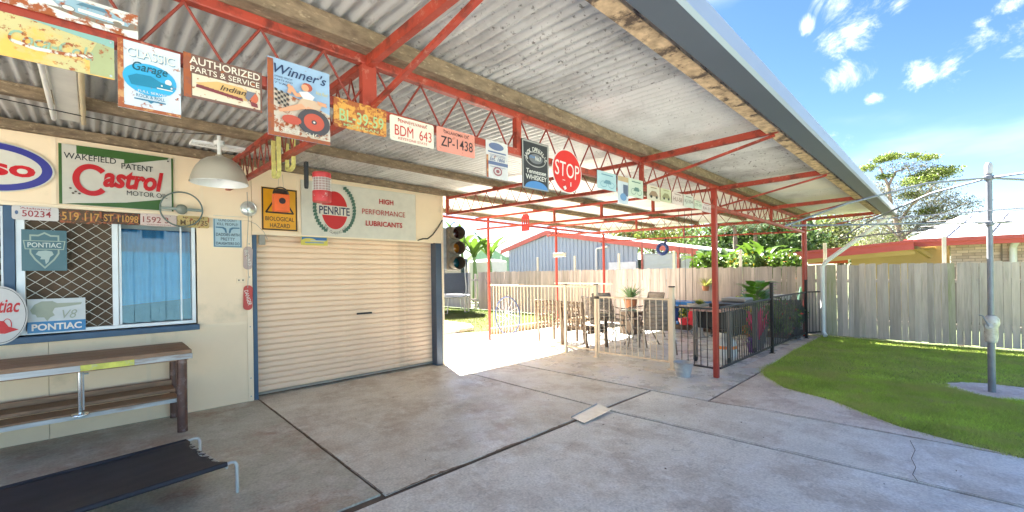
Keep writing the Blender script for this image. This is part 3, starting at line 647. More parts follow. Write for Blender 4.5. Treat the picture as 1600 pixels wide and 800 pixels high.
# 2 faded yellow script sign
s = Sign('tin_sign', 'faded yellow and green tin sign with worn script lettering, below the car sign', 'tin sign', TS+.004, (-40, 6), (179, 125), P('faded_yellow', (206, 192, 134), rust=.66, rs=20, patch2=(sR(226, 170, 80), 7, .54, .06)), gs)
s.poly([(.3, 1), (1, 1), (1, .80), (.86, .84)], P('faded_teal', (140, 180, 170), rust=.72), 'band'); s.poly([(.80, 0.02), (1, .02), (1, .8), (.86, .84), (.80, .5)], P('faded_green', (172, 176, 128), rust=.72), 'band')
fg = P('script_green', (150, 180, 152), rust=.60, rs=20); s.text('Coca-Cola', .52, .5, .62, .32, fg, .3, .02); s.line([(.24, .38), (.4, .32), (.62, .36), (.82, .44)], .012, P('script_white', (225, 220, 205), rust=.6), 'swash')
s.screws(((.97, .08), (.97, .94)))
# 3 Classic Garage
cb = P('cyan', (52, 168, 214), rust=.72, rs=22); cd = P('cyan_dark', (22, 128, 160)); 
s = Sign('tin_sign', 'white and cyan Classic Garage tin sign with rusty edges', 'tin sign', TS, (183, 58), (283, 185), P('chalk_white', (214, 220, 226), rust=.69, rs=16), gs)
s.rect(0, 0, .09, 1, P('edge_rust', (206, 150, 96), rust=.55), 'rusty_edge'); s.rect(.09, 0, 1, .05, P('edge_rust', (206, 150, 96)), 'rusty_edge')
s.ell(.5, .48, .43, .235, cb, 'oval'); s.text('CLASSIC', .53, .83, .76, .13, cd, 0, .0); s.text('CLASSIC', .52, .838, .76, .13, pw, 0, .0)
s.text('Garage', .5, .63, .56, .17, P('teal_ink', (14, 84, 98)), .25, .01); s.ell(.79, .5, .055, .045, pw, 'badge')
s.poly([(.15, .47), (.28, .53), (.5, .54), (.66, .48), (.86, .46), (.86, .38), (.2, .36)], cd, 'car_print'); s.rect(.6, .375, .86, .39, pw); s.ell(.68, .43, .016, .014, pw); s.ell(.84, .42, .016, .014, pw)
s.text('FULL SERVICE', .55, .285, .5, .035, pw, 0, .0); s.text('ROCK & ROLL', .5, .215, .46, .05, P('ink_blue', (52, 120, 150)), 0, .01); s.poly([(.24, .17), (.74, .17), (.74, .15), (.55, .15), (.5, .12), (.45, .15), (.24, .15)], P('ink_blue', (52, 120, 150)), 'rule')
# 4 authorised parts
br = P('sign_brown', (118, 84, 72), rust=.70, rs=16)
s = Sign('tin_sign', 'brown and cream tin sign reading parts and service with a feathered headdress', 'tin sign', TS, (286, 80), (410, 177), br, gs)
s.rect(.10, .06, .97, .56, P('sign_cream', (226, 210, 182), rust=.69, rs=20), 'field'); s.rect(0, 0, .09, 1, P('edge_red_rust', (150, 84, 58), rust=.55), 'rusty_edge')
s.text('AUTHORIZED', .52, .86, .90, .17, P('sign_ivory', (238, 226, 206)), 0, .012); s.text('PARTS & SERVICE', .52, .66, .88, .13, P('sign_ivory', (238, 226, 206)), 0, .006)
s.poly([(.14, .36), (.4, .50), (.72, .50), (.82, .40), (.78, .20), (.60, .20), (.40, .24), (.26, .26)], P('feather_gold', (222, 178, 112)), 'headdress')
for k in range(9): s.poly([(.15+k*.06, .33-k*.012), (.24+k*.06, .33-k*.012), (.21+k*.065, .25-k*.012), (.14+k*.062, .26-k*.01)], P('feather_red', (130, 58, 62)), 'feather')
s.ell(.88, .30, .055, .12, P('face_red', (206, 104, 70)), 'face'); s.poly([(.78, .44), (.90, .44), (.84, .30), (.80, .20), (.76, .26)], P('headband', (120, 120, 130)), 'headband'); s.poly([(.82, .2), (.92, .18), (.93, .08), (.84, .09)], P('feather_red', (130, 58, 62)), 'scarf')
s.text('Indian', .6, .37, .34, .13, P('script_dark', (56, 40, 36)), .35, .004)
# 5 Winner's
s = Sign('tin_sign', 'blue topped tin sign with a waving woman, chequered flag and a red hubbed tyre', 'tin sign', TS+.003, (417, 86), (516, 228), P('sky_sign', (158, 186, 214), rust=.74, rs=12), gs)
s.poly([(0, 0), (1, 0), (1, .42), (.6, .52), (0, .62)], P('tan_sign', (212, 196, 176), rust=.63, rs=14), 'ground_print'); s.rect(0, 0, .09, .98, P('edge_red_rust', (150, 84, 58), rust=.55), 'rusty_edge'); s.rect(.09, 0, 1, .05, P('edge_red_rust', (150, 84, 58)), 'rusty_edge')
s.text("Winner's", .52, .87, .84, .13, P('ink_navy', (38, 58, 96)), .35, .008); 
for i in range(3): s.text(('YOU CAN BE', 'FIRST IN THE', 'LONG RUN'), .22, .76-.04*i, .3, .022, P('ink_navy', (38, 58, 96))) if False else s.text(('SPEED SHOP', 'PARTS AND', 'TYRES')[i], .24, .765-.042*i, .28, .022, P('ink_navy', (38, 58, 96)), .2, .004)
ck = P('check_dark', (74, 66, 62))
for i in range(5):
    for j in range(6):
        if (i+j) % 2: 
            a, b = .10+i*.042, .42+j*.032-i*.010; s.poly([(a, b), (a+.042, b-.01), (a+.042, b+.022), (a, b+.032)], ck, 'check')
sk = P('skin_print', (226, 160, 122)); cl = P('cloth_print', (232, 226, 222)); hr = P('hair_print', (178, 84, 62))
s.ell(.60, .71, .085, .055, hr, 'hair'); s.ell(.565, .695, .062, .045, sk, 'face'); s.line([(.31, .58), (.34, .66), (.42, .57), (.5, .585)], .018, sk, 'arm'); s.ell(.31, .665, .028, .025, sk, 'hand')
s.poly([(.46, .62), (.60, .65), (.72, .60), (.66, .52), (.54, .53)], cl, 'blouse'); s.poly([(.50, .54), (.72, .55), (.84, .50), (.80, .44), (.58, .42), (.44, .46)], P('shorts_print', (214, 180, 150)), 'shorts')
s.poly([(.5, .47), (.36, .42), (.14, .33), (.16, .30), (.40, .36), (.58, .42)], sk, 'leg'); s.poly([(.6, .45), (.80, .42), (.84, .33), (.74, .36), (.56, .40)], sk, 'leg')
s.ell(.70, .25, .27, .18, P('tyre_print', (78, 72, 74), rust=.74), 'tyre'); s.ell(.70, .255, .17, .115, P('hub_print', (196, 84, 62), rust=.72), 'hub'); s.ell(.70, .255, .045, .03, P('tyre_print', (78, 72, 74)), 'hub'); s.ell(.70, .255, .018, .012, pw, 'hub')
s.ell(.34, .225, .15, .06, P('hub_print', (196, 84, 62)), 'badge'); s.text('SPEED SHOP', .52, .075, .7, .05, P('ivory_worn', (232, 222, 200), rust=.6), 0, .006)
s.poly([(.74, .55), (.90, .54), (.92, .49), (.78, .50)], sk, 'arm'); s.text('Hot Rod', .83, .66, .2, .045, P('ink_yellow', (210, 190, 90)), .3, .004)
# number plates
def plate(label, tl, br, mat, txt, ink, small=None, smallb=None, X=TS, grp=gp_, rd=.012, bold=.008, tb=(.52, .44, .84, .42), tilt=0, border=None):
    s = Sign('number_plate', label, 'number plate', X, tl, br, mat, grp, round_=rd, tilt=tilt, border=border)
    s.text(txt, *tb, ink, 0, bold)
    if small: s.text(small, .5, .83, .66, .13, ink, 0, .004)
    if smallb: s.text(smallb, .5, .12, .66, .10, ink, 0, .003)
    for a in (.18, .82): s.ell(a, .90, .013, .026, P('hole', (60, 40, 30)), 'bolt_hole')
    return s
plate('orange rusted number plate with pale green characters', (521, 150), (604, 215), P('plate_orange', (222, 160, 72), rust=.57, rs=11), 'BL-39-59', P('plate_mint', (168, 200, 140)), None, 'MICHIGAN')
plate('cream number plate with red characters BDM 643', (609, 178), (678, 233), P('plate_ivory', (232, 222, 200), rust=.75), 'BDM  643', P('plate_red', (208, 52, 44)), 'PENNSYLVANIA', 'KEYSTONE STATE', bold=0)
plate('pink number plate with dark characters ZP-1438', (682, 196), (742, 248), P('plate_pink', (230, 150, 130), rust=.74), 'ZP-1438', P('plate_ink', (66, 50, 50)), 'OKLAHOMA OK')
# 9 poster
s = Sign('tin_sign', 'narrow whitish tin sign with blue bands and a round red seal', 'tin sign', TS, (759, 217), (794, 283), P('poster_white', (220, 214, 208), rust=.73), gs)
bi = P('poster_blue', (104, 116, 150), rust=.72); s.ell(.46, .86, .34, .10, bi, 'emblem'); s.rect(.08, .68, .9, .72, bi); s.text('Est. 1866', .5, .52, .7, .10, bi, .3, .02); s.rect(.04, .36, .98, .45, bi, 'band'); s.ring(.5, .2, .2, .12, .05, P('poster_red', (160, 96, 100)), 'seal'); s.ell(.5, .2, .08, .05, P('poster_red', (160, 96, 100)), 'seal')
s.rect(0, 0, .08, .6, P('edge_rust', (206, 150, 96)), 'rusty_edge')
for b in (.62, .585, .3): s.rect(.15, b, .85, b+.012, bi, 'small_print')
# 10 whiskey
s = Sign('tin_sign', 'black whiskey tin sign with white lettering and a blue patch at the foot', 'tin sign', TS+.002, (815, 215), (858, 301), P('label_black', (52, 52, 56), rust=.80), gs, border=P('label_grey', (168, 164, 158)))
s.arc("JACK DANIEL'S", .5, .48, .42, .36, 158, 22, .085, pw, .012); s.ring(.5, .63, .38, .16, .03, P('label_grey', (168, 164, 158)), 'cartouche'); s.ell(.5, .64, .25, .10, P('label_grey2', (120, 120, 122)), 'cartouche'); s.text('Old', .36, .67, .2, .05, P('label_blue', (84, 140, 196)), .2, .02); s.text('No.7', .58, .65, .22, .09, pw, 0, .02)
s.text('Tennessee', .5, .37, .74, .09, pw, 0, .012); s.text('WHISKEY', .5, .25, .78, .10, pw, 0, .012)
s.ell(.5, .03, .42, .15, P('label_blue', (84, 140, 196)), 'blue_patch', 0, 180)
# 11 STOP
A, B = PX(862, 262, TS), PX(908, 262, TS)
s = Sign('stop_sign', 'round red STOP sign with white lettering hung on the truss', 'stop sign', TS+.004, (862, 227), (909, 306), P('stop_white', (236, 226, 218)), None, 'ellipse', tilt=-.05)
s.ell(.5, .5, .475, .48, P('stop_red', (226, 42, 38), rust=None, patch2=((.75, .68, .65), 9, .70, .03)), 'red_face', n=48); s.text('STOP', .5, .53, .82, .34, P('stop_white', (236, 226, 218)), 0, .0)
s.poly([(.36, .12), (.44, .16), (.48, .10), (.42, .05)], P('stop_white', (236, 226, 218)), 'chip'); s.rect(.34, .27, .42, .285, P('stop_white', (236, 226, 218)), 'chip'); s.rect(.6, .17, .63, .27, P('stop_white', (236, 226, 218)), 'chip')
# small cards further along
def card(label, tl, br, c, ink, kind, X=TS, nm='tin_sign', cat='tin sign', grp='small tin cards at the far end of the truss'):
    s = Sign(nm, label, cat, X, tl, br, P('card_%d_%d' % tl, c, rust=.80), grp); q = P('cardink_%d_%d' % tl, ink)
    if kind == 'bike': s.ring(.32, .3, .17, .17, .03, q); s.ring(.72, .3, .17, .17, .03, q); s.poly([(.3, .34), (.42, .55), (.66, .55), (.72, .34)], q); s.rect(.2, .8, .8, .86, q)
    elif kind == 'car': s.poly([(.12, .3), (.2, .48), (.36, .66), (.68, .66), (.82, .46), (.88, .3)], q, 'car_print'); s.rect(.25, .84, .75, .9, q); s.ell(.3, .26, .09, .09, pk); s.ell(.72, .26, .09, .09, pk)
    elif kind == 'pic': s.rect(.5, .3, .95, .72, q); s.ell(.5, .25, .3, .14, P('card_blue', (110, 150, 190))); s.rect(.0, .82, 1, 1, P('card_tan', (196, 168, 130)))
    else: s.text(kind, .5, .45, .8, .36, q); s.rect(.2, .82, .8, .88, q)
    return s
card('pale blue tin card with a motorbike, right of the STOP sign', (933, 265), (963, 300), (178, 206, 212), (104, 144, 160), 'bike')
card('tall narrow tin card in white and blue with a tan top', (965, 274), (982, 320), (206, 212, 220), (92, 104, 130), 'pic', TS+.01)
card('pale green tin card with a dark green motorbike', (982, 277), (1005, 311), (206, 216, 196), (96, 130, 120), 'bike')
card('cream tin card with a brown car just past the upright', (1011, 288), (1031, 316), (220, 206, 184), (160, 128, 100), 'car')
card('yellowish tin card with a faint car', (1032, 293), (1049, 318), (204, 200, 162), (150, 142, 100), 'car')
for i, (l, tl, br, c, k, t) in enumerate((('pinkish plate fourth from the far end of the signs', (1050, 299), (1067, 322), (226, 204, 196), (140, 100, 90), 'HU-58'), ('grey white plate third from the far end of the signs', (1068, 303), (1084, 326), (214, 210, 200), (130, 120, 110), 'KJ-204'),
        ('greenish white plate second from the far end of the signs', (1085, 312), (1097, 328), (210, 214, 196), (120, 130, 110), '77-19'), ('pinkish white plate at the far end of the signs', (1097, 317), (1111, 333), (226, 206, 206), (150, 110, 110), 'RA-31'))):
    card(l, tl, br, c, k, t, TS, 'number_plate', 'number plate', 'small number plates at the far end of the truss')

# ------------------------------------------------------------------ signs and things on the garage wall
WS = WX+.026
A = PX(85, 262, WS); B = PX(30, 228, WS); Cc = PX(30, 300, WS)
s = Sign('oval_sign', 'white oval ESSO sign with a blue ring and red letters', 'sign', WS, None, None, P('enamel_white', (226, 218, 204), .25), None, 'ellipse', yz=(A.y-.80, B.z+.02, A.y, Cc.z-.015))
s.ell(.5, .5, .485, .48, P('enamel_blue', (62, 62, 150), .25), 'blue_ring', n=48); s.ell(.5, .5, .40, .355, P('enamel_white', (226, 218, 204), .25), 'white_field', n=48); s.text('Esso', .52, .50, .66, .34, P('enamel_red', (206, 20, 32), .25), 0, .035)
s = Sign('wall_sign', 'white and green Castrol motor oil sign with big red script', 'sign', WS, (91, 225), (270, 330), P('enamel_cream', (214, 206, 192), .3, rust=.80), yz=(PX(91, 225, WS).y, PX(91, 223, WS).z, PX(270, 250, WS).y, PX(91, 318, WS).z))
grn = P('enamel_green', (62, 100, 38), .3)
s.rect(0, 0, .025, 1, grn, 'edge'); s.rect(.982, 0, 1, 1, grn, 'edge'); s.poly([(.14, 1), (.14, .82), (.3, .82), (.50, .86), (.93, .985), (.93, 1)], grn, 'green_flash'); s.poly([(.14, 1), (.14, .84), (.62, .90), (.96, .99), (.96, 1)], grn, 'green_flash')
s.poly([(.14, .995), (.14, .80), (.55, .79), (.95, .965), (.95, .995)], grn, 'green_flash')
s.poly([(.03, .005), (.10, .02), (.55, .10), (.88, .205), (.88, .005)], grn, 'green_flash')
s.rect(.03, .74, .54, .86, P('enamel_cream', (214, 206, 192), .3), 'panel_patch')
s.text('WAKEFIELD', .255, .81, .43, .10, pk, 0, .012); s.text('PATENT', .66, .745, .29, .10, pk, 0, .012); 
cr_ = P('castrol_red', (200, 22, 30), .3)
s.ring(.26, .44, .155, .27, .085, cr_, 'lettering', 42, 318); s.text('astrol', .63, .52, .55, .36, cr_, .22, .04); s.text('MOTOR OIL', .75, .275, .38, .085, pk, 0, .0)
s.ell(.95, .93, .008, .014, pk, 'nail_hole')
for a, b in ((.09, .27), (.13, .22), (.16, .19), (.11, .19)): s.ell(a, b, .012, .016, P('chip_dark', (90, 70, 60)), 'chip', n=8)
gw = 'number plates along the ledge over the window'; XP = WX+.045
plate('white Alabama number plate 50234 with red figures', (18, 320), (92, 346), P('plate_white', (216, 208, 204), rust=.82), '50234', P('plate_darkred', (160, 40, 48)), 'Alabama', None, XP, gw, .02, .01, (.52, .46, .62, .46)).ell(.1, .5, .035, .14, P('plate_mark', (80, 100, 140)), 'state_mark')
plate('brown number plate 519 117 with amber figures', (93, 326), (159, 351), P('plate_brown', (92, 62, 28), rust=.62), '519 117', P('plate_amber', (206, 148, 62)), None, None, XP, gw, .012, .012, (.5, .5, .9, .6))
plate('dark brown number plate ST 11098 with amber figures', (160, 331), (218, 352), P('plate_brown2', (76, 46, 22), rust=.62), 'ST 11098', P('plate_amber', (206, 148, 62)), None, None, XP, gw, .012, .012, (.5, .5, .93, .62))
plate('pinkish white number plate 15923 half behind the steering wheel', (219, 333), (276, 355), P('plate_blush', (220, 196, 186), rust=.74), '1592 3', P('plate_wine', (150, 70, 66)), None, 'WASHINGTON', XP, gw, .016, .01, (.42, .52, .7, .5))
plate('yellow number plate 10735 right of the steering wheel', (277, 336), (327, 357), P('plate_straw', (206, 176, 110), rust=.66), 'M 10735', P('plate_olive', (110, 84, 50)), 'MICHIGAN', None, XP, gw, .02, .01, (.52, .42, .86, .46))
s = Sign('square_sign', 'square teal PONTIAC shield sign over the window mesh', 'sign', WX+.03, (33, 358), (105, 423), P('pontiac_teal', (72, 108, 116), .4))
sil = P('pontiac_silver', (156, 172, 158)); s.poly([(.17, .88), (.36, .88), (.5, .95), (.64, .88), (.83, .88), (.83, .42), (.72, .26), (.5, .05), (.28, .26), (.17, .42)], sil, 'shield'); s.poly([(.21, .84), (.37, .84), (.5, .905), (.63, .84), (.79, .84), (.79, .44), (.69, .29), (.5, .10), (.31, .29), (.21, .44)], P('pontiac_teal', (72, 108, 116)), 'shield')
s.poly([(.03, .74), (.97, .74), (.93, .52), (.07, .52)], sil, 'ribbon'); s.poly([(.06, .72), (.94, .72), (.91, .54), (.09, .54)], P('pontiac_teal', (72, 108, 116)), 'ribbon'); s.text('PONTIAC', .5, .63, .74, .12, P('pontiac_pale', (206, 212, 204)), 0, .012)
s.poly([(.30, .40), (.36, .48), (.52, .50), (.66, .48), (.70, .40), (.62, .34), (.58, .22), (.52, .16), (.50, .28), (.40, .28), (.42, .34)], P('pontiac_pale2', (168, 184, 178)), 'head_emblem')
s = Sign('wall_sign', 'white PONTIAC V8 sign with a grey profile head, low on the window', 'sign', WX+.032, (42, 468), (134, 515), P('v8_white', (206, 208, 206), .35))
s.rect(0, 0, 1, .33, P('v8_blue', (26, 120, 176), .35), 'blue_band'); s.text('PONTIAC', .5, .165, .86, .20, pw, 0, .03); hg = P('v8_grey', (166, 172, 152))
s.poly([(.05, .68), (.12, .84), (.24, .93), (.42, .93), (.5, .86), (.94, .86), (.92, .80), (.62, .74), (.46, .72), (.42, .60), (.46, .50), (.38, .44), (.33, .33), (.28, .45), (.16, .46), (.14, .54), (.08, .56)], hg, 'head_emblem'); s.text('V8', .72, .52, .26, .26, hg, .3, .0)
s = Sign('round_sign', 'round white sign with red Pontiac script and a red head emblem', 'sign', WX+.12, (-50, 448), (44, 535), P('round_white', (206, 200, 194), .35), None, 'ellipse', th=.006)
s.ring(.5, .5, .475, .475, .012, pk, 'black_ring'); s.text('Pontiac', .47, .66, .80, .24, pr, .3, .02); s.poly([(.1, .34), (.3, .42), (.58, .40), (.66, .30), (.84, .24), (.6, .18), (.4, .2), (.2, .24)], pr, 'head_emblem'); s.ring(.64, .33, .08, .11, .02, pr, 'loop')
s = Sign('tin_sign', 'light blue tin sign with two crossed guns beside the door frame', 'tin sign', WX+.006, (333, 336), (378, 387), P('gun_sign', (176, 202, 214), .45, rust=.82), 'tin signs on the garage wall', border=P('gun_blue', (96, 134, 158)))
gi = P('gun_ink', (70, 76, 84)); s.text("GUNS DON'T", .5, .86, .66, .085, gi, 0, .01); s.text('KILL PEOPLE!', .5, .735, .74, .085, gi, 0, .01)
s.poly([(.08, .645), (.34, .645), (.44, .60), (.47, .46), (.41, .46), (.38, .55), (.30, .60), (.08, .61)], P('gun_blue2', (72, 116, 146)), 'gun'); s.poly([(.92, .645), (.66, .645), (.56, .60), (.53, .46), (.59, .46), (.62, .55), (.70, .60), (.92, .61)], P('gun_blue2', (72, 116, 146)), 'gun')
s.text('DADDIES WITH', .5, .40, .82, .10, gi, 0, .008); s.text('PRETTY', .5, .26, .5, .10, gi, 0, .008); s.text('DAUGHTERS DO', .5, .12, .82, .09, gi, 0, .008)
s = Sign('warning_sign', 'yellow BIOLOGICAL HAZARD sign over the left end of the roller door', 'sign', WX+.008, (408, 291), (465, 362), P('hazard_yellow', (240, 168, 14), .4), border=pk)
s.line([(.12, .42), (.5, .92), (.88, .42), (.12, .42)], .02, pk, 'triangle'); s.ell(.5, .62, .10, .09, pk, 'symbol'); s.text('BIOLOGICAL', .5, .275, .80, .10, pk, 0, .006); s.text('HAZARD', .5, .12, .56, .10, pk, 0, .006)
a_, b_, c_ = PX(470, 284, WX+.02), PX(650, 376, WX+.02), PX(650, 302, WX+.02)
s = Sign('wall_sign', 'long white PENRITE high performance lubricants sign over the door', 'sign', WX+.02, None, None, P('penrite_white', (224, 216, 200), .4), yz=(a_.y, a_.z+.03, b_.y, b_.z-.0), th=.012)
ca = .255
s.ell(ca, .50, .105, .36, P('penrite_red', (206, 30, 34), .4), 'red_disc'); s.rect(ca-.13, .40, ca+.13, .585, P('penrite_white', (224, 216, 200), .4), 'band'); s.text('PENRITE', ca, .49, .245, .15, P('penrite_ink', (50, 52, 84)), 0, .02)
gl_ = P('laurel', (74, 108, 92))
for sg in (-1, 1):
    for k in range(17):
        t = R(-62+k*7.6); 
        if sg < 0 and k > 10: continue
        a, b = ca+sg*.158*math.cos(t), .52+.47*math.sin(t); s.poly([(a-.016, b-.02), (a-.012, b+.03), (a+.008, b+.045), (a+.016, b+.03), (a+.012, b-.02)], gl_, 'laurel_leaf')
s.arc('THE CLASSIC OIL', ca, .50, .118, .43, 222, 318, .05, P('penrite_ink2', (110, 108, 104)), .004, out_=False)
rd_ = P('lub_red', (190, 40, 42)); s.text('HIGH', .70, .76, .135, .105, rd_, 0, .025); s.text('PERFORMANCE', .68, .53, .405, .105, rd_, 0, .0); s.text('LUBRICANTS', .68, .30, .345, .105, rd_, 0, .025)
s = Sign('small_card', 'small blue and yellow card hanging under the long white sign', 'card', WX+.02, (470, 369), (512, 384), P('card_y', (224, 206, 90)), None)
s.rect(.03, .6, .97, .95, P('card_b', (48, 110, 170)), 'band'); s.ell(.3, .6, .24, .2, P('card_y', (224, 206, 90)), 'swoosh'); s.rect(.35, .5, .9, .6, P('card_w', (200, 206, 210))); s.rect(.15, .25, .85, .38, P('card_c', (120, 150, 180)))
# metal capsule shaped plaques
def capsule(label, u0, v0, u1, v1, col, txt):
    A, B = PX(u0, v0, WX+.03), PX(u1, v1, WX+.03); w_, h_ = B.y-A.y, A.z-B.z
    s = Sign('capsule_sign', label, 'plaque', WX+.02, (u0, v0), (u1, v1), P('capsule_'+txt[:3], col, rust=.72), 'capsule shaped plaques by the door', round_=w_*.45, tilt=-.03)
    s.text(txt, .5, .5, .62, .26, pw, 0, .01, rot=0) if False else s.text(txt, .5, .5, 1.9, .14, pw, 0, .01, rot=-PI/2+.25); return s
capsule('pinkish white worn capsule plaque, upper of two', 380, 385, 395, 421, (200, 176, 168), 'ROAD')
capsule('red worn capsule plaque, lower of two', 380, 446, 395, 484, (200, 66, 58), 'DANGER')
p = PX(376, 438, WX); t = thing('wall_switch', 'cream double wall switch left of the door jamb', 'switch', (WX, p.y, p.z)); part('cover', MB().box((0, -.045, -.028), (.012, .045, .028)), cream2, t, bevel=.004); part('toggle', MB().box((.012, -.026, -.008), (.02, -.016, .010)), black, t); part('toggle', MB().box((.012, .016, -.008), (.02, .026, .010)), black, t)
p = PX(408, 375, WX); solo('grey_box', MB().box((WX, p.y-.03, p.z-.06), (WX+.05, p.y+.035, p.z+.06)), M('box_grey', (.26, .24, .21), .6), 'small grey box at the top left of the roller door', 'box', bevel=.004)
# steering wheel
p = PX(284, 327, WX+.10); t = thing('steering_wheel', 'old green grey two spoke steering wheel hung at the window corner', 'steering wheel', (WX+.10, p.y, p.z), mw=Matrix.Translation((WX+.10, p.y, p.z)) @ Matrix.Rotation(PI/2, 4, 'Y') @ Matrix.Rotation(.06, 4, 'Y'))
sw = M('wheel_green', sR(92, 104, 98), .35, var=.1); rr = .185
part('rim', MB().tube([(rr*math.cos(a*PI/24), rr*math.sin(a*PI/24), 0) for a in range(49)], .0075, 10, False), sw, t, True)
part('spoke', MB().bar((0, -rr, 0), (0, 0, .012), .03, .012), M('wheel_spoke', sR(120, 126, 116), .4), t, bevel=.004); part('spoke', MB().bar((0, 0, .012), (0, rr, 0), .03, .012), MATS['wheel_spoke'], t, bevel=.004)
part('hub', MB().lathe([(.055, -.01), (.05, .01), (.035, .024), (.0001, .03)], (0, 0, 0), 24), MATS['wheel_spoke'], t, True)
# hubcap
p = PX(389, 326, WX+.03); solo('hubcap', MB().lathe([(.088, -.02), (.09, -.006), (.082, .002), (.072, -.004), (.06, .004), (.034, .008), (.028, .022), (.0001, .028)], (0, 0, 0), 36, Matrix.Rotation(PI/2, 4, 'Y')), M('hubcap_chrome', (.6, .6, .56), .3, .5, var=.15), 'round chrome hubcap on the wall left of the hazard sign', 'hubcap', smooth=True, loc=(WX+.03, p.y, p.z))

# ------------------------------------------------------------------ lamps and hanging things
p = PZ(343, 214, 2.84)
t = thing('pendant_lamp', 'large pearly metal dome lamp hanging before the garage wall', 'lamp', (p.x, p.y, 0))
lampm = M('lamp_pearl', (.60, .55, .46), .28, .35, var=.05); zl = 2.40
t.location = (p.x-.02, p.y, zl)
prof = [(.240, 0), (.236, .012), (.228, .05), (.212, .10), (.185, .155), (.15, .20), (.105, .232), (.06, .25), (.035, .256), (.03, .27)]
part('shade', MB().lathe(prof, n=48), lampm, t, True); part('inner_shade', MB().lathe([(r*.975, z-.004) for r, z in prof[:-2]], n=48), M('lamp_white', (.75, .75, .73), .35), t, True)
part('bulb', MB().lathe([(.0001, .03), (.035, .045), (.045, .08), (.03, .12), (.02, .16), (.02, .24)], n=20), M('bulb_glass', (.8, .8, .78), .15), t, True)
part('stem', MB().tube([(0, 0, .25), (0, 0, ZR(p.x, p.y)-zl-.01)], .018, 12), white, t, True); part('ceiling_rose', MB().lathe([(.045, .36), (.045, .40), (.02, .41)], n=20), white, t, True)
# pale channel batten behind it
a, b = PZ(297, 222, 2.80), PZ(392, 240, 2.80)
t = thing('channel_batten', 'pale ribbed metal batten with small print behind the dome lamp', 'batten', (0, 0, 0)); mb = MB()
for k in range(5): mb.box((-5.16+k*.032, a.y, 2.79+.002*(k % 2)), (-5.134+k*.032, b.y, 2.815))
for k in range(5):
    part('rib', MB().box((-5.16+k*.032, a.y, 2.785+.004*(k % 2)), (-5.132+k*.032, b.y, 2.81)), white, t, bevel=.003)
v_, f_ = text_geo('724-700', 0, .01); part('lettering', MB().add([(-5.06-.03*q[1], a.y+.06+.04*q[0], 2.7845) for q in v_], f_), pk, t)
# fluorescent fitting under the iron
t = thing('fluorescent_fitting', 'long cream fluorescent batten under the iron, behind the faded yellow sign', 'light fitting', (0, 0, 0))
x0, x1 = -5.05, -3.6; yc = -.12; zt = 2.80
part('housing', MB().box((x0, yc-.065, zt), (x1, yc+.065, zt+.05)), M('fitting_cream', (.66, .63, .55), .5), t, bevel=.004)
for dy in (-.085, .085): part('tube', MB().tube([(x0+.02, yc+dy, zt-.008), (x1-.02, yc+dy, zt-.008)], .016, 12), M('tube_white' if dy < 0 else 'tube_amber', (.75, .73, .68) if dy < 0 else (.55, .44, .25), .3), t, True)
part('end_knob', MB().lathe([(.018, 0), (.018, .01), (.006, .014)], (x0-.03, yc, zt+.02), 12), white, t, True)
# straps over the first cross truss
ys = 1.13; yl = M('strap_yellow', (.56, .50, .16), .8, var=.2, scale=30)
def loop(xa, xb, zt_, zb_, w_, y, n=16):
    pts = [(xa, y, zt_)]+[((xa+xb)/2-(xb-xa)/2*math.cos(k*PI/n), y, zb_-(.03)*math.sin(k*PI/n)) for k in range(n+1)]+[(xb, y, zt_)]
    mb = MB()
    for a, b in zip(pts, pts[1:]): mb.bar(a, b, w_, .004, up=(0, 1, 0)) if False else mb.bar(a, b, .022, w_, up=(0, 1, 0))
    return mb
t = thing('strap', 'yellow webbing strap looped over the bottom of the nearest cross truss', 'strap', (0, 0, 0))
part('webbing', loop(-3.92, -3.78, 2.62, 2.34, .028, ys-.045), yl, t); part('webbing', loop(-3.86, -3.70, 2.60, 2.40, .026, ys+.04), yl, t); part('buckle', MB().box((-3.83, ys-.055, 2.44), (-3.79, ys-.03, 2.52)), black, t)
solo('rubber_strap', loop(-3.415, -3.395, 2.36, 2.20, .02, ys+.035), rubber, 'short dark rubber strap hanging from the nearest cross truss', 'strap')
def wires(p, dx, dz, parent, r=.0018):
    for s_ in (-1, 1): part('wire', MB().tube([(p[0], p[1]+s_*dx, p[2]), (p[0], p[1]+s_*dx*.6, p[2]+dz)], r, 6), ropem, parent)
# red lantern with wire grille
X_ = -4.75; a, b, c = PX(485, 290, X_), PX(520, 290, X_), PX(502, 270, X_); bz = PX(502, 316, X_).z; r_ = (b.y-a.y)/2*.80; hL = c.z-bz
t = thing('red_lantern', 'faded red round drum lamp with a wire grille hanging before the long white sign', 'lamp', (X_, (a.y+b.y)/2, bz)); rl = M('lantern_red', sR(196, 58, 62), .5, var=.2, scale=12, patch=((.7, .5, .48), 16, .66, .04))
part('base', MB().lathe([(.0001, 0), (r_*.95, 0), (r_, .01), (r_, hL*.36), (r_*.96, hL*.38)], n=28), rl, t, True); part('cap', MB().lathe([(r_*.96, hL*.8), (r_, hL*.82), (r_, hL*.97), (r_*.9, hL), (.0001, hL)], n=28), rl, t, True)
part('glass', MB().lathe([(r_*.88, hL*.36), (r_*.88, hL*.82)], n=28), M('lantern_glass', (.42, .30, .28), .3), t, True)
for k in range(6): part('grille_ring', MB().tube([(r_*math.cos(a*PI/12), r_*math.sin(a*PI/12), hL*(.38+.42*k/5)) for a in range(25)], .002, 6, False), white, t)
for k in range(18): rod((r_*math.cos(k*PI/9), r_*math.sin(k*PI/9), hL*.37), (r_*math.cos(k*PI/9), r_*math.sin(k*PI/9), hL*.82), .0018, white, t, 'grille_bar')
wires((0, 0, hL), .05, .30, t)
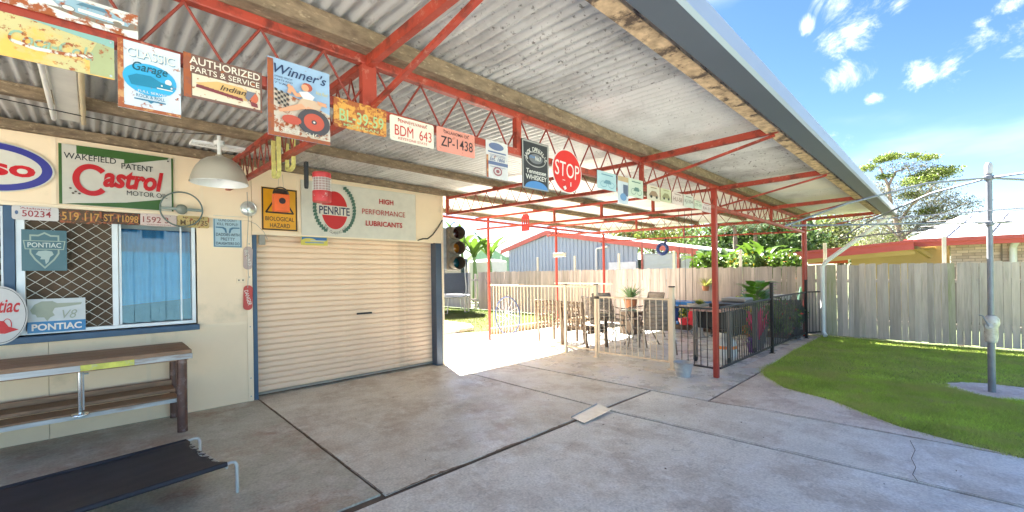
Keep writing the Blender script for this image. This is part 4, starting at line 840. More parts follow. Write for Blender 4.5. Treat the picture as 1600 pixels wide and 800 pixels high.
# orange box lamp before the hazard sign
X_ = -5.62; a, b = PX(427, 330, X_), PX(451, 305, X_); top = PX(437, 296, X_).z
t = thing('orange_box_lamp', 'orange box shaped battery lamp hanging before the hazard sign', 'lamp', (X_, (a.y+b.y)/2, a.z)); hw = (b.y-a.y)/2; hh_ = b.z-a.z
part('body', MB().box((-.05, -hw, 0), (.045, hw, hh_)), M('lamp_orange', sR(236, 104, 44), .45), t, bevel=.008); part('dome', MB().lathe([(hw*.95, 0), (hw*.9, .03), (hw*.6, .055), (.0001, .065)], (0, 0, hh_), 20), M('lamp_dark', (.05, .035, .03), .3), t, True)
part('badge', MB().lathe([(.036, 0), (.036, .006), (.0001, .008)], (.046, 0, hh_*.6), 24, Matrix.Rotation(PI/2, 4, 'Y')), M('badge_dark', (.03, .015, .02), .35), t, True)
part('handle', MB().tube([(0, hw*math.cos(k*PI/10), hh_+.085*math.sin(k*PI/10)) for k in range(11)], .007, 8), M('lamp_dark', (.05, .035, .03)), t, True); wires((0, 0, hh_+.08), .03, .16, t)
# cable on the wall, loose wires
mb = MB().tube([PX(u, v, WX+.012) for u, v in ((652, 376), (661, 373), (668, 373), (676, 367), (684, 356), (691, 344))], .011, 8); solo('cable', mb, M('cable_brown', (.07, .055, .04), .6), 'dark cable curving up to the garage corner over the door', 'cable', smooth=True)
mb = MB().tube([PX(u, v, WX+.05) for u, v in ((386, 300), (388, 345), (386, 385), (388, 430), (387, 450))], .004, 6); solo('cord', mb, ropem, 'thin cord hanging down past the hubcap to the red plaque', 'cord')
mb = MB().tube([PX(u, v, WX+.04) for u, v in ((388, 345), (400, 350), (412, 362), (418, 374))], .003, 6); solo('cord', mb, ropem, 'thin cord slanting from the hubcap to the roller door', 'cord')
mb = MB().tube([(TX-.1+.0, -1.0, 2.78), (-4.6, -.6, 2.77), (-4.9, .4, 2.79), (-4.65, .86, 2.80)], .004, 6); solo('lamp_cable', mb, black, 'thin black cable sagging under the iron towards the dome lamp', 'cable')
# traffic light on the corner
X_ = WX+.10; zc = PX(706, 388, -5.85).z; zz = [PX(706, v, -5.85).z for v in (365, 388, 411)]
t = thing('traffic_light', 'weathered three lamp traffic light on the garage corner', 'traffic light', (WX+.075, 4.37, 0), -.28); tm = M('traffic_grey', (.16, .14, .11), .7, var=.25, scale=14, patch=((.32, .29, .23), 12, .64, .06)); tmi = M('visor_inside', (.10, .07, .045), .7)
part('housing', MB().box((-.10, -.105, zz[2]-.12), (.02, .105, zz[0]+.12)), tm, t, bevel=.02)
part('bracket', MB().box((-.14, -.16, zz[2]-.10), (-.08, -.10, zz[0]+.10)), galvd, t)
Mx = Matrix.Rotation(PI/2, 4, 'Y')
for z_, cc, nm in zip(zz, ((.05, .01, .008), (.42, .13, .01), (.008, .07, .08)), ('red', 'amber', 'green')):
    vz = part('visor', MB().lathe([(.098, .02), (.106, .16), (.110, .25), (.104, .25), (.094, .02)], (0, 0, z_), 28, Mx), tm, t, True)
    part('visor_lining', MB().lathe([(.100, .245), (.088, .03)], (0, 0, z_), 28, Mx), tmi, t, True)
    part('lens', MB().lathe([(.085, .025), (.06, .05), (.03, .062), (.0001, .066)], (0, 0, z_), 24, Mx), M('lens_'+nm, cc, .18, coat=.5), t, True, label=nm+' lens')
part('plant_tuft', MB().tube([(-.05, -.05, zz[0]+.12), (-.02, -.02, zz[0]+.18), (.03, .02, zz[0]+.2)], .008, 6), tm, t)

# ------------------------------------------------------------------ bench and bed
t = thing('bench', 'old timber topped bench with pipe legs against the garage wall', 'bench', (0, 0, 0))
bx0, bx1, by0, by1, bz = -5.93, -5.24, -2.6, .70, .80
for k in range(3):
    xa = bx0+(bx1-bx0)*k/3; part('plank', MB().box((xa, by0, bz-.05), (xa+(bx1-bx0)/3-.004, by1+random.uniform(-.004, .004), bz)), benchw, t, bevel=.006)
fe = M('edge_steel', (.46, .45, .44), .5, .2, var=.25, scale=5, stretch=(1, .6, 4), patch=((.25, .15, .10), 3, .6, .08))
part('edge_strip', MB().box((bx1, by0, bz-.088), (bx1+.006, -.08, bz-.038)), fe, t, bevel=.002); part('edge_strip', MB().box((bx1, -.079, bz-.088), (bx1+.0065, .27, bz-.038)), M('edge_yellow', (.62, .60, .10), .55, var=.2, scale=12, patch=((.42, .42, .38), 8, .6, .07)), t, label='yellow painted strip', bevel=.002); part('edge_strip', MB().box((bx1, .271, bz-.088), (bx1+.006, by1, bz-.038)), fe, t, bevel=.002)
part('apron', MB().box((bx1-.06, by0, bz-.1), (bx1-.02, by1-.03, bz-.051)), benchw, t)
for (x, y) in ((bx1-.04, .62), (bx0+.05, .62), (bx1-.04, -2.4), (bx0+.05, -2.4)): part('leg', MB().tube([(x, y, 0), (x, y, bz-.051)], .042 if x > -5.5 else .036, 20), brownpipe, t, True)
for k in range(2): part('shelf_plank', MB().box((bx0+.10+k*.25, by0, .30+.035*(1-k)), (bx0+.33+k*.25, .60, .335+.035*(1-k))), benchw, t, bevel=.006)
part('shelf_rail', MB().bar((bx0+.06, by0, .36), (bx0+.06, .6, .36), .04, .12), benchw, t, bevel=.006)
part('shelf_edge', MB().bar((bx1-.09, by0, .305), (bx1-.09, .6, .305), .012, .035), fe, t)
p = PX(124, 560, bx1-.02); part('brace', MB().tube([(bx1-.05, p.y, bz-.05), (bx1-.05, p.y, .345), (bx1-.05, p.y, .33)], .014, 12), chrome, t, True)
part('brace', MB().bar((bx1-.16, p.y+.02, bz-.05), (bx1-.16, p.y+.02, .345), .012, .03), galvd, t); part('foot_flange', MB().lathe([(.0001, .345), (.055, .342), (.06, .336), (.06, .33)], (bx1-.05, p.y, 0), 20), chrome, t, True)
part('clip', MB().box((bx1-.17, p.y+.0, bz-.14), (bx1-.13, p.y+.055, bz-.13)), galvd, t)
# low stretcher bed
t = thing('stretcher_bed', 'low black canvas stretcher bed on bent steel tube legs', 'stretcher bed', (-3.50, .64, 0), .14); fab = M('black_canvas', (.016, .018, .028), .62, var=.25, scale=7, bump=.25, bscale=90)
zb = .215; xa, xb, ya, yb = -.74, 0., -1.9, 0.
nx_, ny_ = 14, 46; V = []; Fc = []
for i in range(nx_+1):
    for j in range(ny_+1):
        u_, v_ = i/nx_, j/ny_; x = xa+(xb-xa)*u_; y = ya+(yb-ya)*v_
        if j == ny_: y += .014*math.sin(u_*22)-.035*math.sin(PI*u_)
        z = zb+.012-.030*math.sin(PI*u_)**.8*(1-.3*math.cos(v_*PI*2))+.002*math.sin(u_*31+v_*9)+.003*math.sin(v_*14+u_*5)
        V.append((x, y+.03*(u_-.5), z))
for i in range(nx_):
    for j in range(ny_): q = i*(ny_+1)+j; Fc.append((q, q+ny_+1, q+ny_+2, q+1))
cv = part('canvas', MB().add(V, Fc), fab, t, True); sd = cv.modifiers.new('solid', 'SOLIDIFY'); sd.thickness = .004
for x in (xa, xb):
    s_ = -1 if x == xa else 1
    part('hem', MB().tube([(x, ya-.01, zb+.004), (x, yb+(.01 if s_ > 0 else -.02), zb+.004)], .017, 12), fab, t, True)
    part('rail', MB().tube([(x, ya-.3, zb+.004), (x, yb+.01, zb+.004), (x, yb+.035, zb+.008), (x+.005, yb+.058, zb+.002), (x+.008, yb+.068, zb-.018), (x+.008, yb+.070, .004)], .011, 12), M('tube_grey', (.50, .50, .48), .4, .3, var=.1), t, True)
part('cross_tube', MB().tube([(xa, yb-.02, zb-.02), (xb, yb+.01, zb-.02)], .010, 10), MATS['tube_grey'], t, True)
for k in range(9): part('lacing', MB().tube([(xa+.05+k*.077, yb-.04, zb-.008), (xa+.06+k*.077, yb, zb-.012), (xa+.09+k*.077, yb-.03, zb-.006)], .003, 6), black, t)

# ------------------------------------------------------------------ on the driveway
t = thing('steel_plate', 'bent galvanised plate lying over the slab joint', 'metal plate', (0, 0, 0)); P4 = [PZ(u, v, .012) for u, v in ((893, 652), (933, 634), (957, 642), (913, 661))]
mb = MB(); top_ = [(q.x, q.y, .012+(.018 if i in (1, 2) else 0)) for i, q in enumerate(P4)]; mb.add(top_+[(x, y, z-.005) for x, y, z in top_], [(0, 1, 2, 3)[::-1], (4, 5, 6, 7), (0, 1, 5, 4), (1, 2, 6, 5), (2, 3, 7, 6), (3, 0, 4, 7)])
part('sheet', mb, M('plate_galv', (.60, .61, .60), .35, .6, var=.12, scale=12), t); q = (P4[0]+P4[1])/2; part('fold', MB().bar(top_[0], top_[1], .006, .02), galv, t)
bk = thing('bucket', 'ribbed galvanised bucket at the foot of the cream gate post', 'bucket', (-2.72, 6.02, 0))
part('pail', MB().lathe([(.0001, .008), (.090, .008), (.092, 0), (.094, .02), (.104, .07), (.107, .073), (.107, .08), (.115, .125), (.118, .128), (.118, .135), (.127, .19), (.133, .197), (.130, .203), (.124, .197), (.092, .015), (.0001, .014)], n=32), M('bucket_galv', (.44, .45, .45), .4, .25, var=.18, scale=9), bk, True)
part('rim', MB().lathe([(.126, .192), (.136, .194), (.137, .204), (.128, .206)], n=32), galvd, bk, True)
part('handle', MB().tube([(.132*math.cos(a), .132*math.sin(a), .195+.012*math.sin(a)) for a in [PI+k*PI/12 for k in range(13)]], .004, 6), galvd, bk, True)
for s_ in (-1, 1): part('ear', MB().box((s_*.131-.006, -.014, .165), (s_*.131+.006, .014, .2)), galvd, bk)

# ------------------------------------------------------------------ fences
def tubfence(name, label, A, B, z0, z1, pitch, mat, r=.008, cat='fence', group=None, ends=(), rail=.028, flat=True):
    A, B = Vector(A), Vector(B); t = thing(name, label, cat, group=group)
    for z in (z0, z1): part('rail', MB().bar(A+Vector((0, 0, z)), B+Vector((0, 0, z)), rail, rail), mat, t, bevel=.003)
    n = round((B-A).length/pitch)
    for k in range(1, n): q = A+(B-A)*k/n; rod(q+Vector((0, 0, z0)), q+Vector((0, 0, z1)), r, mat, t, 'baluster')
    return t
def fpost(x, y, h, mat, parent, w=.05, cap=True):
    part('post', MB().box((x-w/2, y-w/2, 0), (x+w/2, y+w/2, h)), mat, parent, bevel=.004)
    if cap: part('post_cap', MB().box((x-w/2-.004, y-w/2-.004, h), (x+w/2+.004, y+w/2+.004, h+.02)), black, parent, bevel=.004)
    part('base_plate', MB().box((x-w*.9, y-w*.9, .001), (x+w*.9, y+w*.9, .01)), mat, parent)
FY = 6.38
f1 = tubfence('tubular_fence', 'long cream tubular fence panel with the wheel ornament', (-7.30, FY+.04, 0), (-5.16, FY, 0), .12, 1.24, .098, creamf)
f2 = tubfence('tubular_fence', 'short cream tubular fence panel before the lattice chairs', (-5.10, FY, 0), (-4.47, FY, 0), .12, 1.24, .098, creamf)
fpost(-5.13, FY, 1.27, creamf, f2); fpost(-4.44, FY, 1.27, creamf, f2, .055)
gt = tubfence('gate', 'cream tubular gate, a little lower than the fence beside it', (-4.38, FY-.01, 0), (-3.09, FY-.01, 0), .10, 1.06, .108, creamf, cat='gate')
for x in (-4.38, -3.09): part('stile', MB().bar((x, FY-.01, .09), (x, FY-.01, 1.07), .03, .03, up=(0, 1, 0)), creamf, gt, bevel=.003)
part('latch', MB().box((-4.45, FY-.05, 1.03), (-4.36, FY-.025, 1.075)), black, gt, bevel=.004)
for z in (.25, .88): part('hinge', MB().tube([(-3.065, FY-.03, z-.03), (-3.065, FY-.03, z+.03)], .012, 10), galvd, gt, True)
f3 = thing('gate_post', 'cream square gate post with a black cap beside the bucket', 'post', (0, 0, 0)); fpost(-3.02, 6.32, 1.25, creamf, f3, .065)
# second cream panel run along the back of the patio
fb = tubfence('tubular_fence', 'distant cream tubular fence panel across the back of the patio', (-7.9, 9.35, 0), (-6.0, 9.35, 0), .1, 1.2, .11, creamf, .007)
b1 = tubfence('black_fence', 'short black tubular fence panel behind the bucket', (-2.97, 6.32, 0), (-2.39, 6.28, 0), .12, .955, .105, blackfen, .0075)
b2 = tubfence('black_fence', 'black tubular fence panel from the corner post to the first black post', (-2.33, 6.32, 0), (-2.32, 8.68, 0), .12, .97, .098, blackfen, .0075)
b3 = tubfence('black_fence', 'black tubular fence panel between the two tall black posts', (-2.32, 8.76, 0), (-2.28, 11.02, 0), .12, 1.0, .098, blackfen, .0075)
b4 = tubfence('black_fence', 'last short black fence panel ending at the downpipe', (-2.28, 11.1, 0), (-2.06, 11.5, 0), .12, 1.0, .098, blackfen, .0075)
bp1 = thing('fence_post', 'tall black fence post, nearer of two', 'post', (0, 0, 0), group='tall black fence posts'); fpost(-2.31, 8.72, 1.25, black, bp1, .05)
bp2 = thing('fence_post', 'tall black fence post beside the far red carport post', 'post', (0, 0, 0), group='tall black fence posts'); fpost(-2.27, 11.06, 1.25, black, bp2, .05)
# paling fence: every paling a piece
pf = thing('paling_fence', 'tall grey timber paling fence across the back of the yard', 'fence', (0, 0, 0)); FPY = 11.68
def paling_mesh(h, wd, m, sd):
    rnd = random.Random(sd); d = .008; pl = [(-wd/2, 0), (wd/2, 0), (wd/2, h+rnd.uniform(-.006, .004)), (wd*.1, h+rnd.uniform(-.004, .004)), (-wd/2, h+rnd.uniform(-.006, .004))]
    mb = MB(); n = len(pl); mb.add([(x, -d, z) for x, z in pl]+[(x, d, z) for x, z in pl], [tuple(range(n)), tuple(range(2*n-1, n-1, -1))]+[(i, i+n, (i+1) % n+n, (i+1) % n) for i in range(n)]); return mb.mesh('paling', m)
PM = [paling_mesh(1.56, .094, m, i) for i, m in enumerate((palingm, palingm, palingm2, palingm, palingg, palingm2))]
x = -26.0; i = 0; cnt = 0
while x < 2.6 and cnt < 290:
    near = x > -14.5
    if near:
        rght = x > -2.1
        me = PM[4] if (abs(x+1.93) < .06 or abs(x+.02) < .05) else random.choice(PM[:4] if rght else [PM[0], PM[2], PM[2], PM[5]])
        o = link('paling', me, pf, Matrix.Translation((x, FPY+(random.uniform(-.006, .006)), .015+random.uniform(0, .02)+(.0 if x < -2 else .01))) @ Matrix.Rotation(random.uniform(-.010, .010), 4, 'Y') @ Matrix.Diagonal((1, 1, random.uniform(.98, 1.0), 1)))
        x += .0955 if x < 0 else .099; cnt += 1
    else: x += 12
rest = MB(); xx = -26
while xx < -14.6: rest.box((xx, FPY-.008, .02), (xx+.094, FPY+.008, 1.55)); xx += .0985
for zz_ in (.35, 1.2): part('fence_rail', MB().box((-26, FPY+.015, zz_), (2.8, FPY+.055, zz_+.07)), palingm, pf)
o = part('palings_far', rest, palingm, pf, kind='stuff')
for k, x in enumerate((-24, -21.6, -19.2, -16.8, -14.4, -12, -9.6, -7.2, -4.8, -2.4, 0, 2.4)): part('fence_post', MB().box((x, FPY+.06, 0), (x+.09, FPY+.13, 1.5)), palingm, pf)
# pale steel posts standing behind the palings
for i, (u, v) in enumerate(((840, 402), (898, 400), (967, 396), (1053, 392), (1157, 390), (1289, 380), (1475, 369))):
    q = PY(u, v, 12.0); solo('steel_post', MB().box((-.03, -.03, 0), (.03, .03, q.z)), M('post_ivory', (.66, .62, .50), .5), ('cream post behind the paling fence, %s' % ('in front of the left half of the blue shed', 'just right of the small heater', 'by the white shed panel', 'at the corner of the grey shed', 'among the banana plants', 'beside the downpipe bend', 'before the brick house corner')[i]), 'post', 'cream posts behind the paling fence', loc=(q.x, q.y, 0), bevel=.004)

# ------------------------------------------------------------------ ornaments and hanging things about the patio
wm = M('wheel_blue', sR(58, 76, 120), .5, var=.3, scale=20); ww = M('wheel_white', (.66, .66, .64), .5)
q = PY(793, 496, FY-.06); RW = .40
t = thing('wheel_ornament', 'round spoked wheel ornament bound in blue, tied to the cream fence', 'wheel ornament', mw=Matrix.Translation((q.x, FY-.06, .60)) @ Matrix.Rotation(PI/2, 4, 'X'))
part('rim', MB().tube([(RW*.93*math.cos(a*PI/24), RW*math.sin(a*PI/24), 0) for a in range(49)], .014, 8, False), wm, t, True)
for k in range(24):
    a = k*PI/12; rod((RW*.9*math.cos(a), RW*.97*math.sin(a), 0), (.05*math.cos(a+1.3), .05*math.sin(a+1.3), .01), .0035, wm if k % 2 else ww, t, 'spoke')
for k in (1, 2, 3): part('web_ring', MB().tube([(RW*.24*k*math.cos(a*PI/10)*(1+.06*(a % 2)), RW*.24*k*math.sin(a*PI/10)*(1+.06*(a % 2)), .005) for a in range(21)], .0035, 6, False), wm, t)
# red lantern plate under the rear beam
q = PY(821, 348, 6.1); t = thing('hanging_sign', 'red pierced metal tag hanging under the carport beam against the sky', 'tag', (q.x, q.y, q.z)); t.scale = (1.35, 1.35, 1.35); rt = M('tag_red', sR(170, 40, 44), .5, var=.2, scale=20)
part('frame', MB().box((-.075, -.006, -.12), (.075, .006, -.04)).box((-.075, -.006, .045), (.075, .006, .10)), rt, t); 
for k in range(4): part('bar', MB().box((-.072+k*.042, -.005, -.039), (-.054+k*.042, .005, .044)), rt, t)
part('hook', MB().tube([(0, 0, .10), (0, 0, (ZR(q.x, q.y)-q.z-.12)/1.35)], .003, 6), black, t); part('shoulder', MB().box((-.05, -.005, .101), (.05, .005, .125)), rt, t)
# strip heater on the post
q = PY(875, 398, 8.8); t = thing('strip_heater', 'small grey strip heater fixed to the middle rear red post', 'heater', (q.x-.02, q.y, q.z)); part('case', MB().box((-.16, -.05, -.06), (.20, .04, .05)), M('heater_grey', (.50, .47, .42), .4), t, bevel=.012); part('end_cap', MB().box((-.19, -.055, -.065), (-.161, .045, .055)), galvd, t, bevel=.006); part('reflector', MB().box((-.14, -.056, -.045), (.18, -.051, .03)), M('heater_face', (.36, .33, .28), .3, .5), t); part('bracket', MB().box((-.02, .041, -.02), (.02, .10, .02)), galvd, t)
# blue horseshoe
q = PY(1035, 389, 8.7); t = thing('hanging_ring', 'small blue ring hanging on cords under the rear of the carport', 'ring', (q.x, q.y, q.z)); part('ring', MB().tube([(.105*math.cos(a*PI/12), .0, .105*math.sin(a*PI/12)) for a in range(25)], .036, 12, False), M('ring_blue', sR(40, 62, 120), .4, var=.2), t, True); part('knot', MB().tube([(.03, 0, .10), (.09, .0, .16), (.06, 0, .2)], .026, 8), M('ring_dark', sR(34, 44, 84), .5), t, True)
part('cord', MB().tube([(.06, 0, .2), (.06, 0, ZR(q.x, q.y)-q.z-.13)], .003, 6), black, t)
# bead strings
for i, (u, v0, v1, y) in enumerate(((1061, 365, 478, 8.2), (1070, 365, 470, 8.4), (1081, 362, 474, 8.1), (1003, 372, 438, 9.0))):
    q0, q1 = PY(u, v0, y), PY(u, v1, y); mb = MB().tube([(q0.x, y, ZR(q0.x, y)-.1), (q0.x, y, q1.z)], .0045, 6); o = part('cord', mb, black, None); tag(o, ('dark hanging cord, leftmost of three by the blue ring', 'dark hanging cord, middle of three by the blue ring', 'dark hanging cord, rightmost of three by the blue ring', 'dark plant cord above the spiky potted plant')[i], 'cord', 'cords hanging from the carport')

# ------------------------------------------------------------------ patio furniture
lat = M('lattice_timber', (.13, .09, .06), .7, var=.2, scale=9, bump=.2)
def lattice_chair(x, y, rz, label):
    t = thing('lattice_chair', label, 'chair', (x, y, 0), rz, 'timber lattice chairs behind the cream fence')
    tilt = .16
    for k in range(7): xx = -.25+k*.083; part('back_slat', MB().bar((xx, -.28-.0, .36), (xx, -.28-tilt, .93), .036, .014, up=(0, 1, 0)), lat, t)
    for k in range(7): zz_ = .42+k*.08; part('back_rail', MB().bar((-.29, -.295-tilt*(zz_-.36)/.57, zz_), (.29, -.295-tilt*(zz_-.36)/.57, zz_), .014, .028), lat, t)
    for k in range(6): part('seat_slat', MB().box((-.28, -.24+k*.09, .36), (.28, -.165+k*.09, .38)), lat, t)
    for sx in (-.30, .30):
        part('arm', MB().box((sx-.04, -.36, .58), (sx+.04, .30, .605)), lat, t, bevel=.004); part('leg', MB().bar((sx, .26, 0), (sx, .24, .58), .05, .04, up=(0, 1, 0)), lat, t); part('leg', MB().bar((sx, -.30, 0), (sx, -.44, .93), .05, .035, up=(0, 1, 0)), lat, t); part('side_rail', MB().box((sx-.015, -.28, .30), (sx+.015, .27, .36)), lat, t)
    return t
lattice_chair(-6.02, 7.25, .10, 'timber lattice chair left of the cream fence post'); lattice_chair(-5.22, 7.15, -.12, 'timber lattice chair between the two cream fence posts')
fm = M('frame_brown', (.20, .165, .13), .45, .3); slg = M('sling_taupe', (.34, .29, .24), .75, var=.12, scale=20)
def sling_chair(x, y, rz, label):
    t = thing('sling_chair', label, 'chair', (x, y, 0), rz, 'taupe sling chairs round the glass table')
    mb = MB(); n = 8
    for k in range(n):
        f0, f1 = k/n, (k+1)/n; pz = lambda f: (-.24-.20*f-.04*math.sin(f*PI), .42+.58*f)
        (a0_, z0_), (a1_, z1_) = pz(f0), pz(f1); mb.add([(-.24, a0_, z0_), (.24, a0_, z0_), (.24, a1_, z1_), (-.24, a1_, z1_)], [(0, 1, 2, 3)])
    o = part('back_sling', mb, slg, t, True); o.modifiers.new('s', 'SOLIDIFY').thickness = .008
    mb = MB(); mb.add([(-.24, -.24, .42), (.24, -.24, .42), (.24, .0, .405), (-.24, .0, .405), (.24, .25, .43), (-.24, .25, .43)], [(0, 1, 2, 3), (3, 2, 4, 5)]); o = part('seat_sling', mb, slg, t, True); o.modifiers.new('s', 'SOLIDIFY').thickness = .008
    for s_ in (-1, 1):
        sx = s_*.255
        part('back_frame', MB().tube([(sx, .25, .43), (sx, 0, .41), (sx, -.24, .42), (sx, -.36, .70), (sx, -.45, 1.0)], .013, 8), fm, t, True)
        part('arm', MB().tube([(sx, -.38, .70), (sx*1.12, -.2, .665), (sx*1.15, .1, .66), (sx*1.12, .22, .62), (sx*1.05, .22, .45)], .013, 8), fm, t, True)
        part('leg', MB().tube([(sx, .24, .43), (sx*1.1, .34, .2), (sx*1.1, .30, 0)], .013, 8), fm, t, True); part('leg', MB().tube([(sx, -.12, .41), (sx*1.1, -.34, .2), (sx*1.12, -.42, 0)], .013, 8), fm, t, True)
    part('top_bar', MB().tube([(-.25, -.45, 1.0), (.25, -.45, 1.0)], .013, 8), fm, t, True)
    return t
TCX, TCY = -4.50, 8.05
sling_chair(-4.95, 7.50, -.55, 'taupe sling chair with its back to the gate, left of the table'); sling_chair(-3.95, 7.62, .62, 'taupe sling chair with its back to the gate, right of the table')
sling_chair(-5.35, 8.35, -1.9, 'taupe sling chair at the far left of the glass table'); sling_chair(-5.05, 9.05, 2.8, 'taupe sling chair facing the camera beyond the glass table')
t = thing('glass_table', 'round glass topped patio table ringed by sling chairs', 'table', (TCX, TCY, 0))
part('table_top', MB().lathe([(.0001, .705), (.42, .705), (.425, .711), (.42, .717), (.0001, .717)], n=40), M('frosted_glass', (.52, .62, .66), .08, coat=.6), t, True); part('rim', MB().tube([(.43*math.cos(a*PI/20), .43*math.sin(a*PI/20), .711) for a in range(41)], .012, 8, False), fm, t, True)
for k in range(4): a = PI/4+k*PI/2; part('leg', MB().tube([(.30*math.cos(a), .30*math.sin(a), .70), (.16*math.cos(a), .16*math.sin(a), .36), (.36*math.cos(a), .36*math.sin(a), 0)], .014, 8), fm, t, True)
part('brace_ring', MB().tube([(.165*math.cos(a*PI/10), .165*math.sin(a*PI/10), .36) for a in range(21)], .008, 6, False), fm, t, True)
# barbecue trolley
bq = thing('barbecue_trolley', 'barbecue trolley with pinkish timber shelf behind the corner post', 'barbecue', (-2.76, 7.65, 0)); bs = M('bbq_shelf', (.42, .25, .20), .7, var=.2, scale=8, stretch=(6, 1, 6)); bl = M('bbq_leg', (.16, .14, .125), .6, var=.2)
for k in range(4): part('shelf_slat', MB().box((-.30+k*.13, -.62, .84), (-.19+k*.13, .42, .865)), bs, bq, bevel=.004)
part('hood', MB().box((-.26, -.45, .55), (.24, .38, .83)), black, bq, bevel=.03); part('fat_tray', MB().box((-.1, -.30, .40), (.20, .3, .545)), black, bq, bevel=.01)
part('hotplate', MB().box((-.25, .05, .866), (.24, .95, .93)), black, bq, bevel=.01); part('lid', MB().box((-.22, .5, .931), (.2, .92, 1.0)), M('bbq_lid', (.30, .29, .28), .35, .4), bq, bevel=.02)
for (x, y) in ((-.26, -.50), (.24, -.42), (-.26, .85), (.24, .85)): part('leg', MB().box((x-.03, y-.03, .08), (x+.03, y+.03, .84)), bl, bq, bevel=.004)
for (x, y) in ((-.26, -.50), (.24, -.42), (-.26, .85), (.24, .85)): part('castor', MB().lathe([(.0001, -.02), (.05, -.02), (.06, -.012), (.06, .012), (.05, .02), (.0001, .02)], (x, y, .062), 18, Matrix.Rotation(PI/2, 4, 'Y')), rubber, bq, True)
part('gas_hose', MB().tube([(-.22, -.52, .62), (-.30, -.60, .5), (-.2, -.66, .40), (-.02, -.60, .44), (.05, -.45, .5)], .011, 8), M('hose', (.22, .2, .18), .5), bq, True)
gb_ = thing('gas_bottle', 'white gas bottle with an orange label under the barbecue', 'gas bottle', (-2.62, 7.35, 0)); gw_ = M('bottle_white', (.66, .66, .63), .35, var=.06)
part('body', MB().lathe([(.0001, .04), (.10, .04), (.15, .08), (.165, .13), (.165, .30), (.15, .36), (.10, .40), (.03, .42), (.0001, .42)], n=32), gw_, gb_, True); part('foot_ring', MB().lathe([(.11, 0), (.115, 0), (.115, .06), (.11, .06)], n=24), gw_, gb_, True)
part('valve', MB().tube([(0, 0, .42), (0, 0, .50)], .02, 10), M('brass', (.4, .3, .12), .4, .8), gb_, True); part('collar', MB().lathe([(.09, .39), (.09, .49)], n=24), gw_, gb_, True); part('label', MB().lathe([(.1665, .24), (.1665, .29)], n=32), M('label_orange', sR(232, 130, 60), .5), gb_, True)
# toys and pots
q = PZ(1070, 512)
t = thing('play_table', 'bright blue plastic play table beyond the patio with a red seat', 'play table', (-4.70, 10.7, 0)); bp_ = M('toy_blue', (.02, .20, .56), .35); bp2_ = M('toy_navy', (.015, .06, .30), .35); rp_ = M('toy_red', (.72, .03, .05), .35)
part('table_top', MB().box((-.48, -.28, .66), (.48, .28, .74)), bp_, t, bevel=.02)
for x in (-.36, .36):
    for y in (-.2, .2): part('leg', MB().bar((x, y, 0), (x, y, .66), .06, .06), bp_, t)
part('seat', MB().prism([(-.40, -.5), (-.12, -.5), (-.1, -.3), (-.42, -.3)], .26, .64), bp2_, t, bevel=.03); part('seat', MB().lathe([(.0001, .2), (.12, .2), (.16, .32), (.17, .36), (.05, .33), (.0001, .32)], (.12, -.42, 0), 16), rp_, t, True); part('seat_back', MB().bar((.26, -.50, .22), (.40, -.42, .62), .26, .05, up=(0, 1, 0)), rp_, t, bevel=.02)

def blade(V, Fc, p0, d, L, W, droop, n=6, fold=.25, twist=0, tipw=.02):
    """one arching leaf: a folded strip along a drooping midrib"""
    p = Vector(p0); d = Vector(d).normalized(); side = d.cross(Vector((0, 0, 1))); 
    if side.length < .05: side = Vector((math.cos(twist), math.sin(twist), 0))
    side.normalize(); o = len(V)
    for k in range(n+1):
        f = k/n; wd = W*(math.sin(PI*min(1, f*.92+.08))**.7)*(1-f*.15) if k < n else tipw*W; up = side.cross(d)
        V += [tuple(p-side*wd/2+up*wd*fold*.5), tuple(p), tuple(p+side*wd/2+up*wd*fold*.5)]
        p = p+d*L/n; d = (d+Vector((0, 0, -droop/n))).normalized()
    for k in range(n):
        a = o+3*k; Fc += [(a, a+1, a+4, a+3), (a+1, a+2, a+5, a+4)]
def leafy(name, V, Fc, mat, parent, label=None):
    o = link(name, npmesh(name, V, Fc, mat), parent)
    if label: o['label'] = label
    return o
lm_b = M('leaf_banana', (.07, .13, .015), .4, var=.25, scale=3, island=.35, trans=.35); lm_d = M('leaf_dark', (.09, .15, .045), .5, var=.3, scale=4, island=.4, trans=.25); lm_y = M('leaf_yellow', (.52, .54, .16), .5, var=.2, island=.3, trans=.35)
lm_s = M('leaf_spiky', (.20, .32, .13), .5, var=.2, island=.35, trans=.25); lm_g = M('leaf_big_green', (.13, .30, .035), .35, var=.2, island=.35, trans=.3); terra = M('terracotta', (.42, .17, .08), .8, var=.2); lm_gw = M('leaf_green_mid', (.12, .20, .04), .5, var=.3, scale=4, island=.4, trans=.3)
def pot(t, r=.14, h=.24, mat=terra, z=0): part('pot', MB().lathe([(.0001, z), (r*.72, z), (r*.98, z+h*.85), (r*1.06, z+h*.86), (r*1.06, z+h), (r*.95, z+h), (r*.9, z+h*.88), (.0001, z+h*.88)], n=24), mat, t, True)
def spiky(t, z, n, L, W, mat, up=.8, droop=.5, name='leaf', nm=6):
    for g_ in range(nm):
        V, Fc = [], []
        for k in range(max(1, n//nm)):
            a = random.uniform(0, 2*PI); e_ = random.uniform(.15, 1)*up+.15; blade(V, Fc, (random.uniform(-.02, .02), random.uniform(-.02, .02), z), (math.cos(a), math.sin(a), e_*1.6), L*random.uniform(.75, 1.1), W, droop*random.uniform(.5, 1.4), 5)
        leafy(name, V, Fc, mat, t)
q = PY(985, 452, 9.4); t = thing('spiky_potted_plant', 'spiky green plant in a terracotta pot beyond the gate', 'potted plant', (q.x, 9.4, 0)); pot(t, .16, .28, terra, .55); part('pot_stand', MB().box((-.2, -.2, 0), (.2, .2, .55)), lat, t); spiky(t, .80, 60, .50, .035, lm_s, .9, .7)
